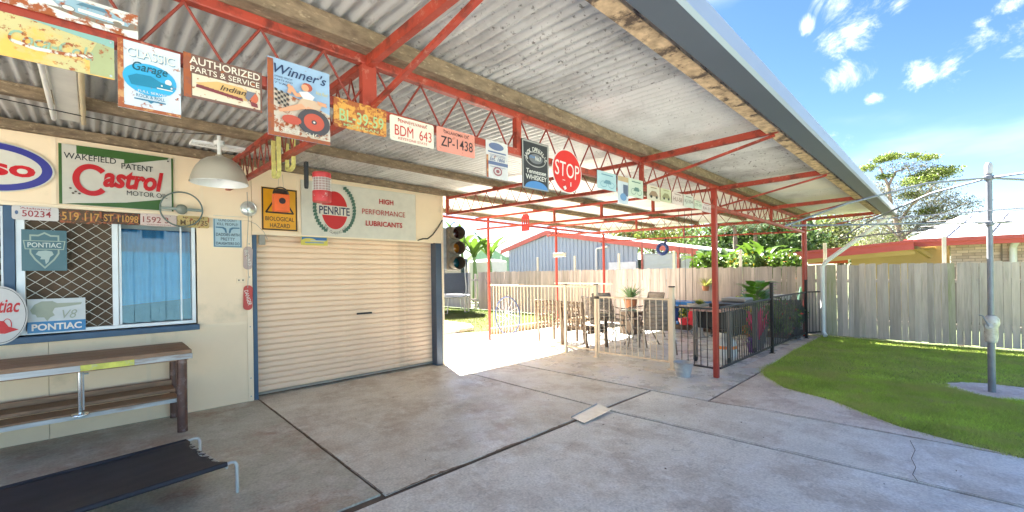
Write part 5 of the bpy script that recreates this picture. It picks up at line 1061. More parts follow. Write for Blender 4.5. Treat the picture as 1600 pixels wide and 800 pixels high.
q = PY(1102, 440, 11.5); t = thing('wall_plant', 'pale yellow strappy plant hung on the paling fence', 'plant', (q.x, 11.52, q.z-.18)); part('pot', MB().lathe([(.0001, -.06), (.07, -.06), (.09, .06), (.0001, .05)], n=16), terra, t, True); spiky(t, .03, 42, .34, .03, lm_y, 1.1, .7)
q = PY(1093, 478, 9.8); t = thing('succulent_bowl', 'stone bowl of yellow succulents on a pedestal behind the barbecue', 'plant bowl', (q.x, 9.8, 0)); st_ = M('stone_grey', (.34, .33, .31), .8, var=.2); part('pedestal', MB().lathe([(.14, 0), (.10, .05), (.07, .1), (.06, q.z-.14), (.09, q.z-.06)], n=20), st_, t, True); part('bowl', MB().lathe([(.07, q.z-.06), (.20, q.z-.02), (.27, q.z+.04), (.26, q.z+.05), (.0001, q.z+.02)], n=28), st_, t, True); spiky(t, q.z+.03, 60, .16, .05, lm_y, .8, .4); spiky(t, q.z+.03, 18, .13, .045, lm_s, .5, .4)
# large leaved plant above the fence
q = PY(1180, 465, 10.0); t = thing('big_leaf_plant', 'large leaved green plant rising above the black fence', 'potted plant', (q.x+.03, 10.0, 0)); pot(t, .2, .34, M('pot_dark', (.12, .10, .10), .6)); part('stem', MB().tube([(0, 0, .3), (.02, 0, .7), (.0, .03, 1.05)], .02, 8), M('stem_green', (.12, .18, .05), .6), t, True)
for k in range(34):
    V, Fc = [], []; a = random.uniform(0, 2*PI); z_ = random.uniform(.70, 1.10); e_ = random.uniform(.5, 1.4)
    if k < 6: z_ = random.uniform(.95, 1.12); e_ = .8
    p1 = Vector((math.cos(a)*.16, math.sin(a)*.16, z_+.08)); blade(V, Fc, p1, (math.cos(a), math.sin(a), e_), .25*random.uniform(.8, 1.2), .21, 1.0, 6, .15); leafy('leaf', V, Fc, lm_g, t); rod((0, 0, z_-.1), p1, .006, MATS['stem_green'], t, 'leaf_stalk')
# a few more pots and shrubs along the garden bed
bed = struct('garden_bed', MB().prism([(-6.2, 10.75), (-2.5, 10.75), (-2.45, 11.6), (-6.2, 11.6)], .0, .12), M('bed_soil', (.12, .08, .05), .95, var=.4, scale=9, bump=.4))
def shrub(name, label, x, y, z0, rad, n, mat, size=.06, cat='shrub', flower=None, group=None, squash=1.):
    t = thing(name, label, cat, (x, y, 0), group=group)
    part('stem', MB().tube([(0, 0, z0), (.01, .02, z0+rad*squash)], [.02, .008], 6), lat, t, True)
    def cloud(nn, sz, mt, nm, r0=.35):
        c = rng.normal(size=(nn, 3)); c /= np.linalg.norm(c, axis=1)[:, None]; rr_ = rad*(r0+(1-r0)*rng.random(nn)**.5)
        lump = 1+.22*np.sin(c[:, 0]*5+x*3)*np.cos(c[:, 1]*4+c[:, 2]*5)
        c = c*(rr_*lump)[:, None]; c[:, 2] = c[:, 2]*squash+z0+rad*squash
        leafy(nm, *leafcards(c, sz), mt, t)
    cloud(n, size, mat, 'foliage')
    if flower: cloud(int(n*flower[1]), size*.9, flower[0], 'flowers', .8)
    return t
def leafcards(c, size, asp=.5):
    n = len(c); d = rng.normal(size=(n, 3)); d /= np.linalg.norm(d, axis=1)[:, None]; e_ = np.cross(d, rng.normal(size=(n, 3))); e_ /= np.linalg.norm(e_, axis=1)[:, None]
    s_ = size*rng.uniform(.6, 1.35, n)[:, None]; V = np.stack([c-d*s_, c+e_*s_*asp, c+d*s_, c-e_*s_*asp], 1).reshape(-1, 3); return V, np.arange(4*n).reshape(-1, 4)
fy = M('flower_yellow', (.70, .52, .03), .6, trans=.2); fo = M('flower_orange', (.72, .22, .03), .6, trans=.2); fp = M('flower_pink', (.72, .05, .18), .6, trans=.2); fv = M('flower_purple', (.20, .06, .35), .6, trans=.2); fr_ = M('flower_red', (.62, .05, .04), .6)
shrub('flower_pot_plant', 'yellow and orange flowering plant low behind the barbecue', -3.25, 10.3, .12, .26, 700, lm_gw, .035, 'plant', (fy, .3)); shrub('flower_pot_plant', 'orange flowering plant low by the first black post', -2.98, 10.0, .08, .22, 600, lm_gw, .03, 'plant', (fo, .45))
shrub('garden_shrub', 'small yellowish bush against the palings above the barbecue', -3.55, 11.1, .55, .17, 500, lm_y, .035, 'shrub'); shrub('garden_shrub', 'green shrub behind the fence between the two tall black posts', -2.62, 10.6, .1, .38, 1700, lm_gw, .04, 'shrub', (fr_, .03)); shrub('garden_shrub', 'dark green shrub beside the far black post', -2.52, 11.15, .25, .27, 1100, lm_d, .045, 'shrub')
shrub('garden_shrub', 'low yellow green shrub under the blue play table', -4.9, 11.0, .10, .22, 800, lm_gw, .035, 'shrub', (fy, .25)); shrub('garden_shrub', 'low shrub with orange flowers between the table and the palings', -5.6, 11.1, .1, .2, 600, lm_gw, .035, 'shrub', (fo, .2))
q = PX(1195, 500, -2.55); t = thing('pink_bromeliad', 'tall bright pink plant leaning against the black fence', 'plant', (-2.62, q.y*.98, 0)); pot(t, .12, .2, MATS['pot_dark']); spiky(t, .18, 36, .58, .07, fp, 5.0, .05)
q = PX(1176, 527, -2.6); t = thing('purple_pot', 'small purple pot with a dark plant at the foot of the black fence', 'potted plant', (-2.6, q.y, 0)); part('pot', MB().lathe([(.0001, 0), (.07, 0), (.10, .16), (.0001, .15)], n=20), M('pot_purple', (.12, .03, .2), .35), t, True); spiky(t, .15, 12, .18, .04, fv, .8, .6)
q = PX(1270, 485, -2.5); t = thing('green_net', 'pale green gathered net hanging near the downpipe', 'net', (-2.45, 11.45, 0)); part('net', MB().lathe([(.01, 1.10), (.03, 1.0), (.07, .85), (.13, .66), (.14, .58), (.06, .54)], n=14), M('net_green', (.22, .46, .32), .6, trans=.4), t, True)
q = PY(1220, 464, 10.9); t = thing('white_basin', 'pair of white basins on a dark stand beyond the black fence', 'basin', (q.x, 10.9, 0)); part('basin', MB().lathe([(.0001, .83), (.16, .83), (.21, .93), (.2, .94), (.0001, .86)], n=24), white, t, True); part('basin', MB().lathe([(.0001, .86), (.1, .86), (.14, .97), (.0001, .90)], (-.28, 0, 0), 24), M('basin_grey', (.45, .5, .48), .4), t, True); part('stand', MB().box((-.55, -.2, .76), (.35, .2, .83)), M('stand_dark', (.10, .085, .07), .7), t)
for x in (-.5, .3): part('leg', MB().box((x-.03, -.15, 0), (x+.03, .15, .76)), MATS['stand_dark'], t)

# ------------------------------------------------------------------ clothes hoist
HX, HY = PZ(1550, 614).x, PZ(1550, 614).y
t = thing('clothes_hoist', 'galvanised rotary clothes hoist standing on the lawn', 'clothes hoist', (HX, HY, 0)); hm = M('hoist_galv', (.17, .185, .21), .45, .15, var=.15, scale=10)
part('lower_pole', MB().tube([(0, 0, 0), (0, 0, .75)], .034, 20), hm, t, True); part('upper_pole', MB().tube([(0, 0, .75), (0, 0, 2.68)], .027, 20), hm, t, True); part('pole_cap', MB().tube([(0, 0, 2.60), (0, 0, 2.70), (0, 0, 2.73)], [.036, .036, .02], 16), M('cap_worn', (.52, .5, .46), .5, .3), t, True)
gbx = part('gear_box', MB().lathe([(.03, .60), (.055, .62), (.06, .66), (.058, .78), (.075, .82), (.07, .88), (.04, .92)], n=20), M('gear_grey', (.50, .48, .43), .6, .2, var=.3, scale=14, patch=(sR(120, 70, 40), 16, .66, .05)), t, True)
part('crank_boss', MB().lathe([(.035, 0), (.035, .05), (.0001, .055)], (-.02, -.06, .80), 16, Matrix.Rotation(PI/2, 4, 'X')), galvd, gbx, True); part('crank', MB().tube([(-.02, -.12, .80), (-.07, -.13, .92), (-.10, -.13, .93)], .008, 8), hm, gbx, True); part('brace_clamp', MB().lathe([(.04, .60), (.052, .605), (.052, .62), (.04, .625)], n=16), galvd, gbx, True)
part('hub', MB().lathe([(.027, 2.52), (.05, 2.53), (.05, 2.57), (.027, 2.58)], n=16), hm, t, True); part('collar', MB().lathe([(.027, 1.98), (.045, 1.99), (.045, 2.03), (.027, 2.04)], n=16), hm, t, True)
rad = 2.4; angs = [R(a) for a in (225, 315, 45, 135)]; ends = []
for k, a in enumerate(angs):
    ex, ey = math.cos(a)*rad, math.sin(a)*rad; ends.append(Vector((ex, ey, 2.02)))
    part('arm', MB().tube([(0, 0, 2.55), (ex*.3, ey*.3, 2.50), (ex*.7, ey*.7, 2.27), (ex, ey, 2.02)], .0125, 10), hm, t, True)
    part('stay', MB().tube([(0, 0, 2.02), (ex*.55, ey*.55, 2.02), (ex*.97, ey*.97, 2.02)], .010, 8), hm, t, True)
for f in (.45, .62, .8, .97):
    for k in range(4): rod(ends[k]*f+Vector((0, 0, 2.05*(1-f)+(.10*(1-f)))), ends[(k+1) % 4]*f+Vector((0, 0, 2.05*(1-f)+(.10*(1-f)))), .0016, M('line_wire', (.35, .36, .38), .5, .5), t, 'line')
# trampoline
t = thing('trampoline', 'trampoline with dark safety net and blue roof on the back lawn', 'trampoline', (-14.4, 10.0, 0)); tg = M('tramp_steel', (.55, .56, .57), .4, .4); net = bpy.data.materials.new('net_dark'); net.use_nodes = True
nn_ = net.node_tree.nodes['Principled BSDF']; nn_.inputs['Base Color'].default_value = (.03, .05, .10, 1); nn_.inputs['Alpha'].default_value = .62; nn_.inputs['Roughness'].default_value = .8
rt_ = 1.15
part('bed', MB().lathe([(.0001, .62), (rt_*.85, .62), (rt_, .64), (rt_, .60), (rt_*.85, .58)], n=36), M('tramp_mat', (.03, .03, .04), .7), t, True); part('rim', MB().tube([(rt_*math.cos(a*PI/18), rt_*math.sin(a*PI/18), .63) for a in range(37)], .03, 8, False), M('pad_grey', (.5, .52, .55), .5), t, True)
part('safety_net', MB().lathe([(rt_*.95, .66), (rt_*.95, 2.05)], n=36), net, t, True)
for k in range(6):
    a = k*PI/3+.3; x, y = rt_*math.cos(a), rt_*math.sin(a); part('net_pole', MB().tube([(x*1.04, y*1.04, .3), (x*1.08, y*1.08, 1.0), (x*1.0, y*1.0, 2.1)], .022, 8), tg, t, True); part('leg', MB().tube([(x*.98, y*.98, .6), (x*1.02, y*1.02, .02), (rt_*math.cos(a+.35), rt_*math.sin(a+.35), .02), (rt_*.97*math.cos(a+.4), rt_*.97*math.sin(a+.4), .6)], .022, 8), tg, t, True)
mb = MB(); 
for k in range(6): a0_, a1_ = k*PI/3+.3, (k+1)*PI/3+.3; mb.add([(rt_*1.05*math.cos(a0_), rt_*1.05*math.sin(a0_), 2.1), (rt_*1.05*math.cos(a1_), rt_*1.05*math.sin(a1_), 2.1), (0, 0, 2.5)], [(0, 1, 2)]); mb.add([(rt_*1.05*math.cos(a0_), rt_*1.05*math.sin(a0_), 2.1), (rt_*1.05*math.cos(a1_), rt_*1.05*math.sin(a1_), 2.1), (rt_*1.05*math.cos(a1_), rt_*1.05*math.sin(a1_), 1.95), (rt_*1.05*math.cos(a0_), rt_*1.05*math.sin(a0_), 1.95)], [(0, 1, 2, 3)])
part('roof', mb, M('tramp_blue', sR(70, 88, 120), .6, var=.15), t)
for k in range(4): part('ladder_rung', MB().bar((.75, -1.35+k*.05, .12+k*.14), (1.15, -1.25+k*.05, .12+k*.14), .03, .03), tg, t)
for x in ((.75, -1.38), (1.15, -1.28)): part('ladder_rail', MB().tube([(x[0], x[1], 0), (x[0], x[1]+.2, .62)], .015, 8), tg, t, True)

# ------------------------------------------------------------------ beyond the fence
# blue shed: gable end of upright ribbed sheets
SY = 14.0; sh = thing('blue_shed', 'blue grey ribbed metal shed with salmon red roof trim behind the fence', 'shed', (0, 0, 0)); sblue = M('shed_blue', sR(158, 170, 186), .45, var=.05, scale=1); spink = M('trim_salmon', sR(196, 104, 92), .5, var=.05); swht = M('roof_white', (.70, .70, .68), .5, var=.05)
pk_ = PY(855, 368, SY); lf = PY(785, 395, SY); rt2 = PY(1003, 388, SY); ra_ = PY(1093, 398, SY)
def ztop(x): return lf.z+(pk_.z-lf.z)*(x-lf.x)/(pk_.x-lf.x) if x < pk_.x else pk_.z+(ra_.z-pk_.z)*(x-pk_.x)/(ra_.x-pk_.x)
x = lf.x+.45; k = 0
while x < rt2.x-.2:
    x1 = min(x+.19, rt2.x); part('wall_sheet', MB().add([(x, SY, 0), (x+.15, SY, 0), (x+.165, SY-.03, 0), (x1, SY-.03, 0), (x, SY, ztop(x)), (x+.15, SY, ztop(x+.15)), (x+.165, SY-.03, ztop(x+.165)), (x1, SY-.03, ztop(x1)), (x1, SY, 0), (x1, SY, ztop(x1))], [(0, 1, 5, 4), (1, 2, 6, 5), (2, 3, 7, 6), (3, 8, 9, 7)]), sblue, sh); x = x1; k += 1
part('side_wall', MB().box((lf.x+.44, SY, 0), (lf.x+.47, SY+6, lf.z+.05)), sblue, sh); part('back_wall', MB().box((lf.x+.44, SY+5.9, 0), (ra_.x, SY+6, 2.1)), sblue, sh)
def slope(p, q_, th, m, nm, y0, y1, par): part(nm, MB().add([(p.x, y0, p.z), (q_.x, y0, q_.z), (q_.x, y1, q_.z), (p.x, y1, p.z), (p.x, y0, p.z-th), (q_.x, y0, q_.z-th), (q_.x, y1, q_.z-th), (p.x, y1, p.z-th)], [(0, 1, 2, 3), (7, 6, 5, 4), (0, 4, 5, 1), (1, 5, 6, 2), (2, 6, 7, 3), (3, 7, 4, 0)]), m, par)
up_ = Vector((0, 0, .20)); slope(lf+up_*.6, pk_+up_, .19, spink, 'barge_board', SY-.14, SY-.08, sh); slope(pk_+up_, ra_+up_*.9, .19, spink, 'barge_board', SY-.14, SY-.08, sh)
slope(lf+up_*.7, pk_+up_*1.1, .05, swht, 'roof', SY-.079, SY+6, sh); slope(pk_+up_*1.1, ra_+up_*1.0, .05, swht, 'roof', SY-.079, SY+6, sh)
x = rt2.x
gw2 = M('weatherboard_grey', sR(186, 196, 198), .6, var=.05)
z_ = .2
while z_ < 2.2:
    for xa_, xb_ in ((rt2.x+.06, rt2.x+1.28), (rt2.x+1.42, ra_.x-.26)):
        zt2 = min(z_+.17, ztop(xb_)-.02)
        if zt2 > z_: part('weatherboard', MB().add([(xa_, SY-.045, z_), (xb_, SY-.045, z_), (xb_, SY-.015, zt2), (xa_, SY-.015, zt2), (xa_, SY, z_), (xb_, SY, z_)], [(0, 1, 2, 3), (0, 4, 5, 1)]), gw2, sh)
    z_ += .17
for xx in (rt2.x, rt2.x+1.30, ra_.x-.24): part('corner_trim', MB().box((xx, SY-.07, 0), (xx+.07+(.03 if xx > rt2.x+1 and xx < rt2.x+1.5 else 0), SY-.046, ztop(xx)-.0)), spink, sh)
q0, q1 = PY(951, 410, SY-.05), PY(994, 425, SY-.05); part('roller_window', MB().box((q0.x, SY-.06, .9), (q1.x, SY-.035, q0.z)), M('shed_window', (.72, .74, .78), .4), sh)
q0, q1 = PY(932, 388, SY-.08), PY(950, 385, SY-.08); part('gutter_pipe', MB().tube([(q1.x, SY-.1, q1.z), (q0.x+.03, SY-.1, q0.z), (q0.x, SY-.1, q0.z-.05), (q0.x, SY-.1, .2)], .045, 10), white, sh, True)
# far white roof behind
# green house and tank on the left
GY = 24; t = thing('green_house', 'small pale green house with a white roof behind the left of the fence', 'house', (0, 0, 0)); a, b, c = PY(735, 408, GY), PY(790, 400, GY), PY(762, 382, GY); gg = M('house_green', (.30, .47, .36), .6)
part('wall', MB().add([(a.x, GY, 0), (b.x, GY, 0), (b.x, GY, b.z), (c.x, GY, c.z), (a.x, GY, a.z), (a.x, GY+4, 0), (b.x, GY+4, 0), (b.x, GY+4, b.z), (c.x, GY+4, c.z), (a.x, GY+4, a.z)], [(0, 1, 2, 3, 4), (9, 8, 7, 6, 5), (0, 5, 6, 1), (1, 6, 7, 2)]), gg, t)
ov = Vector((.0, 0, .12)); slope(c+ov, b+Vector((.5, 0, -.05)), .10, swht, 'roof', GY-.4, GY+4.2, t); slope(a+Vector((-.5, 0, -.02)), c+ov, .10, swht, 'roof', GY-.4, GY+4.2, t); part('window', MB().box((c.x+.1, GY-.03, 2.0), (c.x+.7, GY, 2.8)), M('far_window', (.12, .15, .16), .2), t); part('door_post', MB().box((b.x-.12, GY-.5, 0), (b.x, GY-.4, b.z)), white, t)
q = PY(762, 412, 17); solo('water_tank', MB().lathe([(1.15, 0), (1.15, q.z+.08), (1.05, q.z+.16), (.5, q.z+.25), (.0001, q.z+.28)], n=36), M('tank_beige', (.52, .47, .42), .6, var=.06), 'round beige water tank behind the fence left of the blue shed', 'water tank', smooth=True, loc=(q.x, 17, 0))
# brick house on the right
HYY = 17.0; hb = thing('brick_house', 'pale brick house with a white roof and salmon red fascia', 'house', (0, 0, 0)); trim = M('trim_coral', sR(190, 84, 74), .5, var=.05); ybr = M('soffit_yellow', (.52, .38, .17), .6, var=.08, scale=2)
A0, A1 = PY(1485, 380, HYY), PY(1660, 380, HYY); zb_top = PY(1540, 377, HYY).z
part('wall_core', MB().box((A0.x+.02, HYY+.02, 0), (A1.x+3, HYY+5, zb_top)), M('mortar', (.30, .24, .20), .9), hb)
bmesh_v = [MB().box((0, 0, 0), (.222, .02, .066)).mesh('brick', M('brick_%d' % i, c_, .85, var=.1, scale=9, orand=.16)) for i, c_ in enumerate(((.56, .42, .34), (.62, .48, .40), (.50, .37, .30)))]
half = MB().box((0, 0, 0), (.106, .02, .066)).mesh('brick', MATS['brick_0'])
z_ = 1.50; row = 0; nb_ = 0
while z_ < zb_top-.02:
    x = A0.x+(.116 if row % 2 else 0)
    if row % 2: link('brick', half, hb, Matrix.Translation((A0.x, HYY, z_)))
    while x < A0.x+3.4 and nb_ < 290: link('brick', random.choice(bmesh_v), hb, Matrix.Translation((x, HYY+random.uniform(-.003, .003), z_))); x += .232; nb_ += 1
    z_ += .076; row += 1
f0, f1 = PY(1416, 380, HYY-.5), PY(1640, 366, HYY-.5)
part('fascia', MB().box((f0.x, HYY-.50, f0.z-.11), (f1.x+4, HYY-.46, f0.z+.09)), trim, hb); part('gutter', MB().box((f0.x-.05, HYY-.58, f0.z+.00), (f1.x+4, HYY-.505, f0.z+.10)), trim, hb); part('soffit', MB().box((f0.x, HYY-.458, f0.z-.10), (f1.x+4, HYY-.005, f0.z-.08)), ybr, hb)
rz0, yb_ = f0.z+.10, HYY-.55
for k in range(9):
    xa_, xb_ = f0.x+.02+k*.78, f0.x+.02+(k+1)*.78-.02; sh_ = max(0, 1.6-k*.78); 
    part('roof_panel', MB().add([(xa_, yb_, rz0), (xb_, yb_, rz0), (xb_+.6+sh_*.3, HYY+4.2, rz0+.95), (xa_+.6+sh_*.3, HYY+4.2, rz0+.95), (xa_, yb_, rz0-.03), (xb_, yb_, rz0-.03)], [(0, 1, 2, 3), (0, 4, 5, 1)]), swht, hb)
for k in range(1, 9): xa_ = f0.x+k*.78; part('roof_batten', MB().bar((xa_, yb_, rz0+.02), (xa_+.6, HYY+4.2, rz0+.97), .035, .03), M('batten_grey', (.5, .5, .5), .6), hb)
for k in range(1, 4): part('roof_lap', MB().bar((f0.x+.1*k, yb_+k*1.2, rz0+.02+.24*k), (f0.x+7+.1*k, yb_+k*1.2, rz0+.02+.24*k), .04, .02), MATS['batten_grey'], hb)
# lower skillion with coral fascia and yellow underside
g0, g1 = PY(1222, 404, 16.2), PY(1428, 384, 16.2); part('carport_fascia', MB().bar((g0.x, 16.2, g0.z+.0), (g1.x, 16.2, g1.z+.0), .05, .20), trim, hb); part('carport_capping', MB().bar((g0.x-.05, 16.16, g0.z+.13), (g1.x, 16.16, g1.z+.13), .10, .06), trim, hb)
part('carport_roof', MB().add([(g0.x, 16.2, g0.z+.12), (g1.x, 16.2, g1.z+.12), (g1.x, 20, g1.z+.2), (g0.x, 20, g0.z+.2)], [(0, 1, 2, 3)]), swht, hb); part('carport_beam', MB().bar((g0.x+.2, 16.6, g0.z-.12), (g1.x, 16.6, g1.z-.14), .08, .16), trim if False else MATS['soffit_yellow'], hb)
part('carport_lining', MB().add([(g0.x, 16.3, g0.z-.06), (g1.x+.4, 16.3, g1.z-.06), (g1.x+.4, 20, g1.z-.1), (g0.x, 20, g0.z-.1)], [(3, 2, 1, 0)]), ybr, hb); part('lattice_red', MB().bar((PY(1258, 410, 16.8).x, 16.8, PY(1258, 410, 16.8).z), (PY(1325, 408, 16.8).x, 16.8, PY(1325, 408, 16.8).z), .05, .12), M('red_panel', (.50, .09, .03), .6), hb)
part('entry_wall', MB().box((PY(1330, 400, 17.6).x, 17.6, 0), (A0.x-.02, 17.65, 2.15)), ybr, hb); part('bracket', MB().bar((g1.x+.02, 16.4, g1.z-.05), (g1.x+.30, 16.9, g1.z-.30), .08, .10), M('bracket_ochre', (.42, .29, .11), .6), hb)
q = PY(1583, 376, HYY-.1); part('downpipe', MB().tube([(q.x+.05, HYY-.42, q.z+.02), (q.x, HYY-.10, q.z-.16), (q.x, HYY-.10, 1.2)], .07, 12), white, hb, True)
part('conduit', MB().tube([(PY(1565, 385, HYY-.04).x, HYY-.04, zb_top), (PY(1565, 385, HYY-.04).x, HYY-.04, 1.5)], .014, 6), M('conduit_brown', (.2, .15, .12), .6), hb)

# ------------------------------------------------------------------ trees and big plants beyond the fence
bark = M('bark_pinkish', (.36, .28, .22), .85, var=.3, scale=6, bump=.4); barkd = M('bark_dark', (.16, .12, .09), .9, var=.3, scale=6)
lt_g = M('leaf_light_tree', (.15, .20, .035), .55, var=.3, scale=.8, island=.45, trans=.35); lt_d = M('leaf_olive_tree', (.17, .185, .075), .6, var=.25, scale=.8, island=.45, trans=.3); lt_grey = M('leaf_grey_tree', (.22, .205, .16), .7, var=.2, island=.4, trans=.3)
def clumps(cs, per, size, asp=.45):
    P_ = []
    for (x, y, z, rx, rz_) in cs:
        n = int(per*rx*rx); c = rng.normal(size=(n, 3)); c /= np.linalg.norm(c, axis=1)[:, None]; c *= (rng.random(n)**.4)[:, None]
        lump = 1+.25*np.sin(c[:, 0]*6+x)*np.sin(c[:, 1]*5+y)+.15*np.sin(c[:, 2]*9+x); c *= lump[:, None]
        P_.append(np.stack([x+c[:, 0]*rx, y+c[:, 1]*rx, z+c[:, 2]*rz_], 1))
    return leafcards(np.concatenate(P_), size, asp)
TY = 24.
def T(u, v, y=TY): q = PY(u, v, y); return q
tr = thing('gum_tree', 'tall sparse tree with flat leafy tufts and pinkish limbs', 'tree', (0, 0, 0)); b0_ = T(1415, 425)
limbs = [[(1418, 440), (1415, 390), (1402, 350), (1392, 320), (1388, 290), (1375, 262)], [(1402, 350), (1425, 320), (1440, 290), (1450, 262)], [(1392, 320), (1370, 300), (1355, 285)], [(1410, 372), (1445, 345), (1480, 330), (1515, 315)], [(1425, 320), (1450, 300), (1462, 285)], [(1388, 290), (1400, 268), (1418, 262), (1424, 275)], [(1412, 380), (1385, 352), (1362, 338)], [(1445, 345), (1470, 352), (1500, 348)]]
for i, L_ in enumerate(limbs):
    pts = [T(u, v, TY+(.0 if i == 0 else .25*k*(1 if i % 2 else -1))) for k, (u, v) in enumerate(L_)]; r0_ = .22 if i == 0 else .09
    part('trunk' if i == 0 else 'limb', MB().tube(pts, [r0_*.62*(1-.75*k/(len(pts)-1)) for k in range(len(pts))], 10), bark, tr, True)
def tc_(u, v, r, rz_, dy=0): q = T(u, v, TY+dy); return (q.x, q.y, q.z, r, rz_)
cg = [tc_(1450, 275, .75, .28), tc_(1470, 268, .6, .22, .6), tc_(1438, 283, .6, .25, -.5), tc_(1392, 245, .5, .17), tc_(1376, 250, .35, .14, .3), tc_(1428, 243, .32, .13), tc_(1452, 246, .38, .13, .4), tc_(1355, 262, .4, .16), tc_(1382, 276, .35, .14), tc_(1340, 285, .35, .2), tc_(1425, 305, .45, .2), tc_(1500, 345, .6, .22), tc_(1480, 375, .8, .3, 1), tc_(1420, 385, .7, .3, 1), tc_(1452, 330, .45, .2)]
co = [tc_(1400, 300, .9, .5), tc_(1370, 300, .8, .45, .5), tc_(1430, 330, .8, .45), tc_(1390, 340, .9, .5, .5), tc_(1480, 320, .7, .35), tc_(1515, 318, .55, .22), tc_(1360, 350, .9, .6, 1), tc_(1460, 355, .9, .4, .5), tc_(1438, 260, .6, .25), tc_(1400, 262, .6, .3), tc_(1500, 360, .7, .3, .5), tc_(1340, 320, .7, .5), tc_(1410, 370, 1.1, .5, 1)]
random.seed(21)
for k in range(34):
    u_ = random.uniform(1345, 1500); v_ = random.uniform(278+abs(u_-1405)*.35, 398); co.append(tc_(u_, v_, random.uniform(.4, .8), random.uniform(.4, .7), random.uniform(-1, 1)))
leafy('crown', *clumps(cg, 4200, .042), lt_g, tr, 'bright green leafy tufts'); leafy('crown', *clumps(co, 1000, .034, .3), lt_grey, tr, 'grey brown thin foliage'); leafy('crown', *clumps(co, 420, .04), lt_d, tr, 'olive foliage')
def tree(label, cs, mat, y, trunk, per=700, size=.12, mat2=None, nm='broad_tree', grp='trees beyond the fence'):
    t = thing(nm, label, 'tree', (0, 0, 0), group=grp); a = PY(trunk[0], trunk[1], y); part('trunk', MB().tube([(a.x, y, 0), (a.x+.1, y, a.z*.6), (a.x, y+.1, a.z)], [.28, .2, .08], 8), barkd, t, True)
    C_ = []
    for (u, v, r, rz_) in cs: q = PY(u, v, y+random.uniform(-1.5, 1.5)); C_.append((q.x, q.y, q.z, r, rz_))
    leafy('crown', *clumps(C_, per, size), mat, t)
    if mat2: leafy('crown', *clumps([(x+.2, yy-.4, z+.25, r*.8, rr_*.8) for x, yy, z, r, rr_ in C_], per*.35, size), mat2, t)
tree('bushy olive tree between the far red post and the tall tree', [(1275, 385, 1.5, .9), (1310, 370, 1.6, .9), (1340, 385, 1.5, .9), (1290, 355, 1.2, .7), (1330, 345, 1.2, .7), (1365, 375, 1.4, .9), (1265, 360, 1.1, .8), (1380, 390, 1.3, .6), (1310, 395, 1.5, .6)], lt_d, 30, (1310, 390), 420, .10, lt_g)
tree('low bright green tree behind the brick house carport', [(1480, 378, 1.2, .4), (1440, 388, 1.4, .5), (1520, 368, 1.0, .3), (1400, 392, 1.2, .5), (1380, 380, 1.1, .5), (1350, 395, 1.2, .6)], lt_g, 27, (1440, 395), 700, .08)
tree('dark green bank of trees behind the banana plants', [(1110, 385, 1.8, 1.3), (1160, 380, 1.9, 1.3), (1205, 385, 1.8, 1.2), (1240, 380, 1.6, 1.2), (1135, 360, 1.4, 1.0), (1190, 355, 1.4, 1.0), (1230, 355, 1.3, .9)], lm_d, 27, (1160, 390), 420, .13, lm_gw)
tree('pale green trees showing under the far carport beam', [(960, 382, 1.8, .9), (1000, 378, 1.8, 1.0), (1040, 380, 1.8, 1.0), (1080, 378, 1.8, 1.0), (980, 368, 1.4, .8), (1060, 365, 1.4, .8), (1020, 366, 1.4, .8)], lt_g, 30, (1020, 390), 420, .12, lt_d)
def frond_plant(name, label, x, y, zb_, n, L, W, mat, stemr=.08, droop=.9, cat='banana plant', grp=None, up=1.1, pinnate=False, stemm=None):
    t = thing(name, label, cat, (x, y, 0), group=grp); part('stem', MB().tube([(0, 0, 0), (.03, .02, zb_*.6), (0, 0, zb_)], [stemr*1.2, stemr, stemr*.6], 10), stemm or MATS['stem_green'], t, True)
    for k in range(n):
        V, Fc = [], []; a = 2*PI*k/n+random.uniform(-.3, .3); e_ = up*random.uniform(.6, 1.5)
        if not pinnate: blade(V, Fc, (0, 0, zb_-.05), (math.cos(a), math.sin(a), e_), L*random.uniform(.8, 1.15), W*random.uniform(.8, 1.1), droop*random.uniform(.7, 1.3), 9, .35)
        else:
            p = Vector((0, 0, zb_)); d = Vector((math.cos(a), math.sin(a), e_)).normalized()
            for j in range(16):
                s_ = Vector((-math.sin(a), math.cos(a), -.35))
                for sg in (-1, 1): blade(V, Fc, p, (s_.x*sg+d.x*.5, s_.y*sg+d.y*.5, -.25), W*(1.1-abs(j/15-.4)), .06, .6, 2, .1)
                p = p+d*L/16; d = (d+Vector((0, 0, -droop/16))).normalized()
        leafy('leaf' if not pinnate else 'frond', V, Fc, mat, t)
    return t
for i, (u, v, y, n, L, lab) in enumerate(((1098, 405, 13.2, 8, 1.0, 'banana plant at the right corner of the grey shed'), (1135, 402, 13.6, 8, .9, 'low banana plant just right of the corner red post'), (1178, 405, 13.4, 9, 1.1, 'banana plant below the palm fronds'), (1212, 405, 13.6, 8, .9, 'banana plant at the left end of the coral fascia'), (1196, 398, 14.5, 8, 1.2, 'tall banana plant behind the others'))):
    q = PY(u, v, y); frond_plant('banana_plant', lab, q.x, y, q.z-.16, n, L*.85, .22, lm_b, .07, 1.3, grp='banana plants behind the fence', up=1.3)
for i, (u, v, y, L, lab) in enumerate(((722, 392, 15.0, 2.0, 'tall banana plant behind the trampoline'), (741, 400, 14.6, 1.5, 'shorter banana plant between trampoline and red post'), (765, 402, 15.5, 1.9, 'banana plant leaning right over the green house'))):
    q = PY(u, v, y); frond_plant('banana_plant', lab, q.x, y, q.z-.05, 9, L, .42, lm_b, .12, 1.1, grp='banana plants by the trampoline', up=1.8)
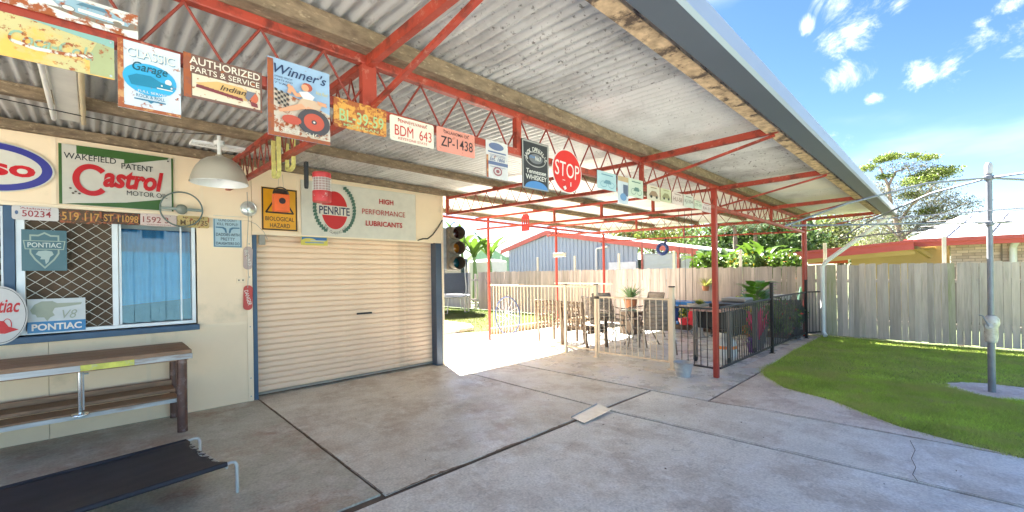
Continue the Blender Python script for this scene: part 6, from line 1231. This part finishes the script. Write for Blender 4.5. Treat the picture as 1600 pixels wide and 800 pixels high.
for u, v, y, lab in ((1148, 352, 22, 'palm with drooping fronds behind the corner red post'), (1180, 358, 24, 'palm with drooping fronds left of the far red post')):
    q = PY(u, v, y); frond_plant('palm', lab, q.x, y, q.z, 16, 2.2, .55, M('leaf_palm', (.12, .17, .09), .45, var=.2, island=.3, trans=.2), .12, 1.5, 'palm', 'palms behind the banana plants', .9, True, barkd)
shrub('yellow_hedge', 'yellow green bushes along the back of the fence by the banana plants', PY(1165, 412, 12.9).x, 12.9, .9, .55, 2400, lm_gw, .06, 'bush', (fy, .05)); shrub('yellow_hedge', 'bright bush behind the fence at the right end of the grey shed', PY(1110, 412, 12.9).x, 12.9, .8, .6, 2400, lm_b, .06, 'bush'); shrub('yellow_hedge', 'bright bush behind the fence left of the far red post', PY(1225, 412, 13).x, 13, .85, .55, 2200, lm_b, .06, 'bush', (fo, .03))
# telephone lines
pw_ = thing('power_lines', 'thin power lines crossing low in the sky at the right', 'power lines', (0, 0, 0))
for i, (v0, v1) in enumerate(((342, 322), (346, 328), (350, 333), (356, 340))):
    a, b = PY(1440, v0, 40), PY(1640, v1, 40); part('wire', MB().tube([a+(a-b)*.3, a, (a+b)/2-Vector((0, 0, .12)), b, b+(b-a)*.6], .022, 5), M('wire_grey', (.25, .27, .3), .6), pw_)
for sx in (-9, 13): part('pole', MB().tube([(sx, 40.0, 0), (sx, 40.0, 8.6)], .14, 10), barkd, pw_, True)

# invented, unseen fence: puts blue in the window reflection, bounces sunlight into the carport
nf = thing('added_bounce_fence', 'tall blue ribbed metal fence added out of view for window reflection and bounce light', 'fence', (0, 0, 0)); nfm = M('bounce_sheet_blue', (.10, .23, .32), .5, var=.05, scale=1)
nsm = MB().add([(0, 0, .1), (0, .16, .1), (-.03, .18, .1), (-.03, .38, .1), (0, .4, .1), (0, 0, 2.35), (0, .16, 2.35), (-.03, .18, 2.35), (-.03, .38, 2.35), (0, .4, 2.35)], [(5, 6, 1, 0), (6, 7, 2, 1), (7, 8, 3, 2), (8, 9, 4, 3)]).mesh('bounce_sheet', nfm)
for k in range(32): link('bounce_sheet', nsm, nf, Matrix.Translation((6.5, -6+k*.4, 0)))
part('fence_rail', MB().box((6.501, -6, 2.28), (6.54, 6.8, 2.36)), nfm, nf); part('fence_rail', MB().box((6.501, -6, .08), (6.54, 6.8, .16)), nfm, nf)
